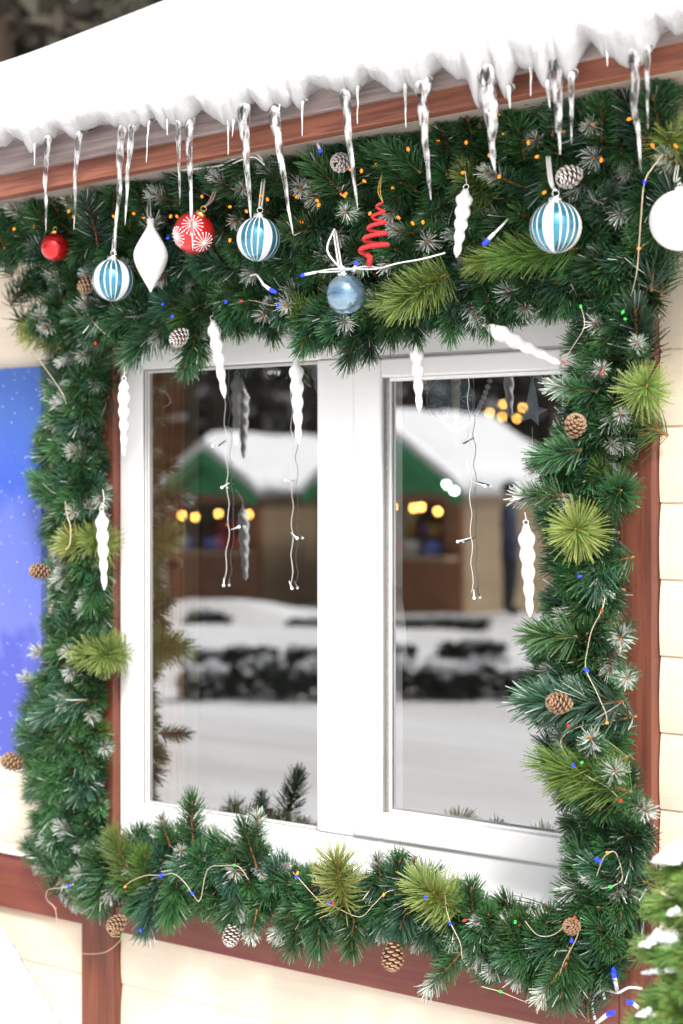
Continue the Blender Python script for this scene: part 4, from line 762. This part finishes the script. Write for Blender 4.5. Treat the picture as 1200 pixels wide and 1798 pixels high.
# curtain lights inside the window
def curtain(label, px, py0, py1, twigs):
    P = []; n = 22
    for i in range(n + 1):
        t = i / n; P.append(pix(px(t) + 2.0 * math.sin(i * 1.9), py0 + (py1 - py0) * t, GY - .007 + .001 * math.sin(i * 2.3)))
    o = empty('curtain_light', P[0], label, 'light string', 'curtain light strands over the glass'); q = MB(); q.tube(smooth_path(P, 3), .00055, 'clearwire', 6); q.build('wire', o, smooth=True)
    for (a, b_, c, d) in twigs:
        q = MB(); A, B2 = pix(a, b_, GY - .007), pix(c, d, GY - .008); q.tube([A, A.lerp(B2, .6), B2], [.0008, .0013, .0020], 'clearwire', 8); q.build('twig', o, smooth=True)
        q = MB(); q.sphere(B2, .0026, 'led_white', 10, 8); q.build('bulb', o, smooth=True)
curtain('clear light strand over the fixed pane below the tilted plastic icicle', lambda t: 392 + 14 * t if t < .75 else 402.5 - 8 * (t - .75) * 4, 640, 1022, [(390, 772, 374, 783), (403, 848, 390, 856), (406, 930, 420, 925), (394, 1015, 393, 1028)])
curtain('clear light strand over the fixed pane close to the mullion', lambda t: 512 + 3 * t - (6 * (t - .6) if t > .6 else 0), 650, 1025, [(510, 845, 502, 843), (511, 935, 522, 945), (508, 1020, 513, 1033)])
curtain('clear light strand over the sash pane below the bead chain', lambda t: 822 + 8 * t, 660, 1040, [(824, 768, 803, 779), (830, 846, 852, 853), (828, 944, 804, 951), (832, 1035, 833, 1050)])
# bead chain, snowflake disc and star behind the sash pane
ch = empty('bead_chain', pix(745, 665, .040), 'looped chain of pearly beads behind the sash pane', 'bead chain'); pts = [pix(742 + 122 * t, 660 + 380 * t * (1 - t) - 2 * t, .040) for t in [i / 34 for i in range(35)]]
bm_ = MB(); bm_.sphere((0, 0, 0), .0048, 'white_p', 12, 8); bme = bm_.mesh('bead', True)
for p in pts + [pix(940 + 46 * t, 655 + 24 * math.sin(t * 2), .040) for t in [i / 9 for i in range(10)]]:
    b_ = bpy.data.objects.new('bead', bme); col.objects.link(b_); b_.parent = ch; b_.location = p - Vector(ch['wl'])
c = pix(792, 703, .055); o = empty('snowflake_disc', c, 'round blue disc with a raised snowflake behind the sash pane', 'ornament'); rr = 44 / scl(792, .055)
M['disc'] = mat('blue_glass_disc', (.10, .18, .26), .15, noise_amt=.2, noise_scale=30); M['disc_l'] = mat('pale_blue_relief', (.50, .62, .72), .4, noise_amt=.2, noise_scale=60)
dn = face(792, 703); q = MB(); q.lathe([(rr * .97, -.003), (rr, 0), (rr * .97, .003)], c, 'disc', dn, 48); q.build('disc', o, smooth=False)
q = MB(); u = UP; v = RGT
for k in range(6):
    a = k * math.pi / 3 + .26; d = u * math.cos(a) + v * math.sin(a); pth = c + dn * .0045
    q.tube([pth, pth + d * rr * .9], rr * .035, 'disc_l', 6)
    for t in (.35, .6):
        for sg in (-1, 1):
            e2 = u * math.cos(a + sg * .9) + v * math.sin(a + sg * .9); q.tube([pth + d * rr * t, pth + d * rr * t + e2 * rr * .27], rr * .03, 'disc_l', 6)
q.tube([c + dn * .004 + (u * math.cos(t) + v * math.sin(t)) * rr * .96 for t in [i * 2 * math.pi / 40 for i in range(41)]], rr * .03, 'disc_l', 6); q.build('relief', o, smooth=True)
q = MB(); q.tube([c + u * rr, c + u * (rr + .12)], .0008, 'clearwire', 5); q.build('thread', o)
c = pix(935, 722, .045); o = empty('star_ornament', c, 'pale grey-blue star tied with twine behind the sash pane', 'ornament'); rr = 27 / scl(935, .14); q = MB(); vs3 = []
for k in range(10):
    a = k * math.pi / 5 + .2; q_r = rr if k % 2 == 0 else rr * .45; vs3.append(c + (UP * math.cos(a) + RGT * math.sin(a)) * q_r)
q.add(vs3 + [c - FWD * .012, c + FWD * .012], [(k, (k + 1) % 10, 10) for k in range(10)] + [((k + 1) % 10, k, 11) for k in range(10)], 'disc_l'); q.build('star', o)
q = MB(); q.lathe([(.012, -.055), (.008, -.03), (.002, 0)], c + UP * .055, 'disc_l', UP, 14); q.build('cone_top', o, smooth=True)
q = MB()
for k in (-1, 1): q.tube([c + UP * .05, pix(935 + 6 * k, 650, .045)], .0009, 'ribbon', 5)
q.tube([c - UP * rr, c - UP * (rr + .03)], .0008, 'ribbon', 5); q.build('thread', o)
q = MB(); c = pix(480, 652, .055); o = empty('glass_ball', c, 'clear mirrored ball hanging at the top of the fixed pane', 'ornament'); q.sphere(c, 18 / scl(480, .055), 'silver', 24, 14); q.build('ball', o, smooth=True); cap_and_loop(o, c + UP * 18 / scl(480, .055), UP, .014)
q = MB(); q.tube([c + UP * .03, c + UP * .12], .0007, 'clearwire', 5); q.build('thread', o)

# ------------------------------------------------------------------ little spruce at the lower right
base = pix(1300, 1000, -.36); base.z = 0
tr = empty('spruce_tree', base, 'small snow-laden spruce growing beside the kiosk corner', 'tree'); q = MB(); q.tube([base, base + Vector((.01, 0, .7)), base + Vector((0, .01, 1.52))], [.035, .025, .006], 'bark', 10); q.build('trunk', tr, smooth=True)
for i in range(80):
    h = .35 + 1.15 * (i + R.random()) / 80; a = i * 2.4 + R.uniform(-.4, .4); reach = .36 * (1 - (h - .3) / 1.35) ** .8 * R.uniform(.6, 1.05) + .03
    d = Vector((math.cos(a), math.sin(a), .18)); put_sprig(tr, 't', base + Vector((math.cos(a) * reach, math.sin(a) * reach, h + .05)), d, R.uniform(.9, 1.2))
for ly, lx, yy in ((1525, 1138, -.38), (1590, 1124, -.40), (1672, 1108, -.42), (1735, 1118, -.43), (1790, 1098, -.44)):
    for i in range(15):
        f = i / 14; px = lx + 6 + 150 * f + R.uniform(-8, 8); py = ly + 26 * math.sin(f * 2.6) + R.uniform(-14, 22)
        put_sprig(tr, 't', pix(px, py, yy - .09 * math.sin(f * 2.2) - R.uniform(0, .03)), Vector((-1.0 + 1.5 * f + R.uniform(-.2, .2), -.15 - 1.0 * math.sin(f * 2.4), R.uniform(-.35, .05))), R.uniform(.62, .9))
for px, py, y, sx, sz, k in ((1195, 1498, -.42, 56, 32, 0), (1165, 1648, -.47, 48, 28, 1), (1185, 1700, -.47, 42, 9, 2), (1150, 1705, -.47, 26, 8, 5), (1190, 1745, -.47, 22, 16, 3), (1140, 1778, -.47, 26, 12, 4), (1185, 1600, -.47, 16, 14, 6), (1165, 1792, -.47, 26, 10, 7)):
    s = 1 / scl(px, y); q = MB(); n, kk = 12, 8
    for b_i in range(26):                                      # one lump made of many small drifts, ragged towards its ends
        u = R.uniform(-1, 1); fall = 1 - abs(u) ** 2; c = pix(px + u * sx * .85, py + R.uniform(-.35, .35) * sz * fall + abs(u) * sz * .45, y + R.uniform(-.02, .02)); rx = sx * R.uniform(.16, .34) * (.45 + .55 * fall); rz = sz * R.uniform(.25, .55) * (.35 + .65 * fall); vs4 = []
        for i in range(kk + 1):
            for j in range(n):
                th, ph = math.pi * i / kk, 2 * math.pi * j / n; v = Vector((math.sin(th) * math.cos(ph), math.sin(th) * math.sin(ph), math.cos(th))); g = 1 + .45 * noise.noise(v * 1.8 + Vector((k * 3 + b_i, 0, 0))) + .2 * noise.noise(v * 5 + Vector((b_i, 0, 0)))
                vs4.append(c + (RGT * v.x * rx + FWD * v.y * rx + UP * v.z * rz * (1 if v.z > 0 else .6)) * (s * g))
        q.add(vs4, [(i * n + j, i * n + (j + 1) % n, (i + 1) * n + (j + 1) % n, (i + 1) * n + j) for i in range(kk) for j in range(n)], 'snow')
    q.build('snow_clump', tr, smooth=True)['kind'] = 'stuff'

# ------------------------------------------------------------------ the market across the snow (seen mirrored in the panes)
def market_kiosk(cpx, Z, W, D, eave, apex, label, counter=True):
    base = refl(cpx, HY, Z); base.z = gz(base.x, base.y); bt = rad(35)
    a = RR * math.cos(bt) - RF * math.sin(bt); b_ = RR * math.sin(bt) + RF * math.cos(bt)      # along the front, along the side
    o = empty('market_kiosk', base, label, 'kiosk', 'market stalls across the snow'); P = lambda u, v, z: base + a * (u - W) + b_ * v + UP * (z - base.z)
    q = MB(); cw = .12 * W
    for v0, nm in ((0, 'front'),):
        for u0, u1, z0, z1 in ((0, W, 0, .95), (0, cw, .95, eave), (W - cw, W, .95, eave), (cw, W - cw, eave - .12, eave)):
            q.box(P((u0 + u1) / 2, .04, (z0 + z1) / 2), ((u1 - u0) / 2, .04, (z1 - z0) / 2), 'brown_plank', a, b_)
    q.build('front_wall', o)
    nb = int(D / .16)
    for i in range(nb): q = MB(); c = P(W - .03, .09 + (i + .5) * (D - .1) / nb, eave / 2); q.box(c, (.03 + .006 * (i % 2), D / nb * .485, eave / 2), 'tan_plank', a, b_); q.build('plank', o, origin=c)
    q = MB(); q.box(P(.03, D / 2, eave / 2), (.03, D / 2 - .09, eave / 2), 'tan_plank', a, b_); q.box(P(W / 2, D - .03, eave / 2), (W / 2 - .07, .03, eave / 2), 'brown_plank', a, b_); q.build('back_wall', o)
    q = MB(); q.box(P(W / 2, -.16, .97), (W / 2 - .05, .22, .03), 'tan_plank', a, b_); q.build('counter', o)
    q = MB(); v5 = [P(0, .02, eave), P(W, .02, eave), P(W / 2, .02, apex), P(0, .08, eave), P(W, .08, eave), P(W / 2, .08, apex)]; q.add(v5, [(0, 1, 2), (5, 4, 3), (0, 3, 4, 1), (1, 4, 5, 2), (2, 5, 3, 0)], 'green_paint'); q.build('gable', o)
    for sg in (0, 1):
        e = P(-.12 if sg == 0 else W + .12, -.25, eave - .10); t = P(W / 2, -.25, apex + .03); X = (t - e).normalized(); q = MB(); n = b_.cross(X).normalized()
        q.box((e + t) / 2, ((t - e).length / 2, .03, .09), 'green_paint', X, b_, n if n.z > 0 else -n); q.build('barge_board', o)
        e1 = P(-.18 if sg == 0 else W + .18, 0, eave - .12); sl = P(W / 2, 0, apex + .02) - e1; q = MB(); vv = []; n1, n2 = 8, 16
        for layer in (0, 1):
            for i in range(n1 + 1):
                for j in range(n2 + 1):
                    p = e1 + sl * (i / n1) + b_ * (-.24 + (D + .5) * j / n2); edge = min(i, 1.2) / 1.2 * min(1, j / 1.5 + .35) * min(1, (n2 - j) / 1.5 + .35); p = p + UP * (.10 + layer * (.10 + .22 * edge + .06 * noise.noise(p * 1.7))); vv.append(p)
        K = (n1 + 1) * (n2 + 1); ix = lambda l, i, j: l * K + i * (n2 + 1) + j
        fs = [(ix(l, i, j), ix(l, i + 1, j), ix(l, i + 1, j + 1), ix(l, i, j + 1)) for l in (0, 1) for i in range(n1) for j in range(n2)]
        fs += [(ix(0, 0, j), ix(0, 0, j + 1), ix(1, 0, j + 1), ix(1, 0, j)) for j in range(n2)] + [(ix(0, i, 0), ix(1, i, 0), ix(1, i + 1, 0), ix(0, i + 1, 0)) for i in range(n1)] + [(ix(0, i, n2), ix(0, i + 1, n2), ix(1, i + 1, n2), ix(1, i, n2)) for i in range(n1)]
        q.add(vv, fs, 'snow'); q.build('roof_snow', o, smooth=True)
    for i in range(16):                                        # goods on shelves, read only as blurred colour
        cc = R.choice([(.5, .06, .06), (.55, .35, .06), (.12, .16, .5), (.6, .2, .3), (.5, .5, .48), (.2, .05, .25), (.6, .12, .1)]); nm = 'goods_%d_%d_%d' % tuple(int(x * 100) for x in cc)
        if nm not in M: M[nm] = mat(nm, cc, .6, noise_amt=.2)
        q = MB(); u = cw + .1 + R.random() * (W - 2 * cw - .2); lay = i % 2; c = P(u, .1 + .5 * lay + .1 * R.random() - (.2 if lay == 0 else 0), (1.0 if lay == 0 else 1.25) + .12); q.box(c, (.07 + .06 * R.random(), .06, .07 + .05 * R.random()), nm, a, b_); q.build('goods_box', o, origin=c)
    return o, P, a, b_
k1, P1, a1, b1 = market_kiosk(456, 28, 2.0, 3.0, 1.92, 2.55, 'market stall with narrow green gable and snowy roof across the snow')
k2, P2, a2, b2 = market_kiosk(812, 26, 2.7, 3.2, 1.95, 2.86, 'market stall with wide green gable and white lamps across the snow')
def bulbs_at(label, pts, mt, r):
    P = [refl(*p) for p in pts]; o = empty('lamp_string', P[0], label, 'light string', 'lamp strings of the market'); q = MB(); q.tube(P, .006, 'dwire', 5) if len(P) > 1 else None; q.build('wire', o)
    for c in P: q = MB(); q.sphere(c, r, mt, 10, 8); q.build('bulb', o, smooth=True, origin=c)
bulbs_at('amber lamps strung over the counter of the narrow-gabled stall', [(320, 905, 25.5), (343, 908, 25.6), (384, 902, 25.7), (428, 906, 25.8), (437, 903, 26.0)], 'led_big', .026)
bulbs_at('amber lamps strung over the counter of the wide-gabled stall', [(689, 890, 23.5), (727, 892, 23.6), (740, 890, 23.7), (769, 898, 23.8)], 'led_big', .03)
bulbs_at('pair of white lamps at the eave of the wide-gabled stall', [(784, 851, 23.5), (798, 862, 23.5)], 'led_bigw', .024)
bulbs_at('amber lamps hanging between the dark pines behind the stalls', [(850, 748, 30), (860, 725, 30), (882, 732, 30), (884, 710, 30), (908, 735, 30), (918, 716, 30), (850, 750, 30)], 'led_big', .024)
# a passer-by in a dark jacket at the wide-gabled stall
pm = mat('winter_clothes', (.02, .025, .05), .8); n_, l_ = nodes(pm); tc2 = n_.new('ShaderNodeTexCoord'); sx2 = n_.new('ShaderNodeSeparateXYZ'); l_.new(tc2.outputs['Object'], sx2.inputs[0]); rp2 = n_.new('ShaderNodeValToRGB'); rp2.color_ramp.interpolation = 'CONSTANT'
dv2 = n_.new('ShaderNodeMath'); dv2.operation = 'DIVIDE'; dv2.inputs[1].default_value = 1.8; l_.new(sx2.outputs['Z'], dv2.inputs[0]); l_.new(dv2.outputs[0], rp2.inputs[0])
e2 = rp2.color_ramp.elements; e2[0].color = (.012, .012, .014, 1); e2[1].position = .44; e2[1].color = (.022, .03, .06, 1); x2 = e2.new(.845); x2.color = (.50, .30, .22, 1); l_.new(rp2.outputs[0], n_['Principled BSDF'].inputs['Base Color'])
pb = refl(895, HY, 23.0); pb.z = gz(pb.x, pb.y)
J = {'pelvis': (0, 0, .95, .16), 'waist': (0, 0, 1.12, .155), 'chest': (0, .01, 1.34, .18), 'neck': (0, 0, 1.50, .065), 'head': (0, -.01, 1.60, .09), 'crown': (0, -.01, 1.70, .085), 'hl': (-.10, 0, .90, .12), 'kl': (-.11, -.02, .50, .085), 'al': (-.11, .02, .09, .055), 'tl': (-.12, -.13, .04, .045), 'hr': (.10, 0, .90, .12), 'kr': (.11, -.01, .50, .085), 'ar': (.12, .03, .09, .055), 'tr': (.13, -.12, .04, .045), 'sl': (-.20, .01, 1.40, .085), 'el': (-.28, .02, 1.13, .065), 'wl': (-.22, -.10, .92, .05), 'sr': (.20, .01, 1.40, .085), 'er': (.28, .02, 1.13, .065), 'wr': (.22, -.10, .92, .05)}
E2 = ['pelvis waist', 'waist chest', 'chest neck', 'neck head', 'head crown', 'pelvis hl', 'hl kl', 'kl al', 'al tl', 'pelvis hr', 'hr kr', 'kr ar', 'ar tr', 'chest sl', 'sl el', 'el wl', 'chest sr', 'sr er', 'er wr']
ks = list(J); pme = bpy.data.meshes.new('person'); pme.from_pydata([J[k][:3] for k in ks], [tuple(ks.index(x) for x in e.split()) for e in E2], []); pme.materials.append(pm)
per = bpy.data.objects.new('person', pme); col.objects.link(per); per.location = pb; per.rotation_euler = (0, 0, 1.2); sk = per.modifiers.new('skin', 'SKIN'); lay = pme.skin_vertices[0] if pme.skin_vertices else None
if lay is None:
    import bmesh
    bm3 = bmesh.new(); bm3.from_mesh(pme); bm3.verts.layers.skin.verify(); bm3.to_mesh(pme); bm3.free(); lay = pme.skin_vertices[0]
for i, k in enumerate(ks): lay.data[i].radius = (J[k][3], J[k][3] * (.7 if k in ('chest', 'waist', 'pelvis') else 1)); lay.data[i].use_root = (k == 'pelvis')
sb2 = per.modifiers.new('sub', 'SUBSURF'); sb2.levels = 2; sb2.render_levels = 2
tag(per, 'person in a dark winter jacket standing beside the wide-gabled stall', 'person')
M['hat'] = mat('knit_hat', (.03, .03, .04), .9, noise_amt=.3, noise_scale=60); q = MB(); q.sphere((0, 0, 1.70), .115, 'hat', 16, 10); ho = bpy.data.objects.new('hat', q.mesh('hat', True)); col.objects.link(ho); ho.parent = per
# leaf-clump foliage
def clump(q, c, rx, rz, n, size, mt, r):
    for _ in range(n):
        v = Vector((r.gauss(0, 1), r.gauss(0, 1), r.gauss(0, 1))).normalized() * r.random() ** .4; p = c + Vector((v.x * rx, v.y * rx, v.z * rz)); u = Vector((r.uniform(-1, 1), r.uniform(-1, 1), r.uniform(-.6, .6))).normalized(); t = u.orthogonal().normalized(); s = size * r.uniform(.5, 1.3)
        q.add([p - u * s, p + t * s * .45, p + u * s, p - t * s * .45], [(0, 1, 2, 3)], mt)
rr_ = random.Random(5)
def hedge(px, py, Z, wpx, hpx, label):
    c = refl(px, py, Z); c.z = gz(c.x, c.y); w_ = wpx * Z / F; h = hpx * Z / F; o = empty('hedge_shrub', c, label, 'shrub', 'low shrubs poking from the snow banks'); q = MB()
    for k in range(5): clump(q, c + RR * (w_ * (k / 4 - .5)) + UP * (h * .45 * rr_.uniform(.7, 1.2)), w_ * .20, h * .5, 90, .06, 'hedge', rr_)
    q.build('foliage', o); q = MB()
    for k in range(7): clump(q, c + RR * (w_ * rr_.uniform(-.5, .5)) + UP * (h * rr_.uniform(.55, 1.0)), w_ * .10, h * .12, 16, .07, 'snow', rr_)
    q.build('snow_cap', o)['kind'] = 'stuff'; q = MB()
    for k in range(4): p = c + RR * (w_ * (k / 3 - .5) * .8); q.tube([p, p + UP * h * .7 + RR * rr_.uniform(-.1, .1)], [.015, .005], 'bark', 5)
    q.build('stem', o)
for i, (px, Z, wpx, hpx) in enumerate(((370, 16.3, 90, 62), (455, 16.4, 90, 70), (530, 16.2, 80, 75), (720, 16.3, 100, 70), (790, 16.2, 90, 62), (860, 16.4, 90, 66), (940, 16.3, 80, 60), (380, 19.0, 60, 28), (440, 19.2, 70, 22), (540, 19.0, 60, 26), (690, 19, 60, 30), (830, 19.1, 90, 34), (365, 21.8, 60, 34), (720, 21.9, 90, 26), (800, 22, 90, 24), (545, 22, 60, 20), (630, 16.3, 90, 60), (610, 19, 80, 28))):
    hedge(px, HY, Z, wpx, hpx, 'low dark shrub poking from the snow bank facing the stalls')
def pine(base, h, r0, label, nb=26, snowy=False, group=None, low=.1):
    base = Vector(base); base.z = gz(base.x, base.y) - .05; o = empty('pine_tree', base, label, 'tree', group); q = MB(); lean = Vector((rr_.uniform(-.2, .2), rr_.uniform(-.2, .2), 0))
    top = base + UP * h + lean; q.tube([base.lerp(top, t) for t in (0, .15, .4, .7, 1)], [r0, r0 * .85, r0 * .65, r0 * .4, r0 * .1], 'bark', 9)
    for k in range(nb):
        t = low + (1 - low) * (k + rr_.random()) / nb; a = k * 2.4; L = h * .26 * (1 - t) ** .7 + .4; p = base.lerp(top, t); e = p + Vector((math.cos(a), math.sin(a), -.12)) * L; q.tube([p, p.lerp(e, .5) + UP * .1, e], [r0 * .22, r0 * .14, .012], 'bark', 5)
    q.build('trunk', o, smooth=True); q = MB()
    for k in range(nb):
        t = low + (1 - low) * (k + .5) / nb; a = k * 2.4; L = h * .26 * (1 - t) ** .7 + .4; p = base.lerp(top, t)
        for f in (.35, .65, .95): clump(q, p + Vector((math.cos(a), math.sin(a), -.12)) * (L * f), .42, .26, 40, .15, 'crown', rr_)
        if snowy and k % 2: clump(q, p + Vector((math.cos(a), math.sin(a), .05)) * (L * .7), .32, .10, 14, .15, 'snow', rr_)
    q.build('crown', o)
for i in range(15):
    px = 230 + i * 56 + rr_.uniform(-15, 15); Z = rr_.uniform(33, 44); p = refl(px, HY, Z); pine(p, rr_.uniform(9, 13), rr_.uniform(.14, .22), 'dark pine behind the market stalls', group='pines behind the stalls', low=.06)
# trees behind the kiosk, over the roof
for i, (px, D) in enumerate(((20, 12), (95, 14), (175, 12.5), (250, 15), (-60, 13), (330, 14.5))):
    p = CAM + ray(px, HY) * (D / F); pine(p, 10.5, .2, 'tall snowy pine rising behind the kiosk roof', snowy=True, group='pines behind the kiosk roof', low=.2, nb=34)
for o in col.objects:
    if 'wl' in o: del o['wl']
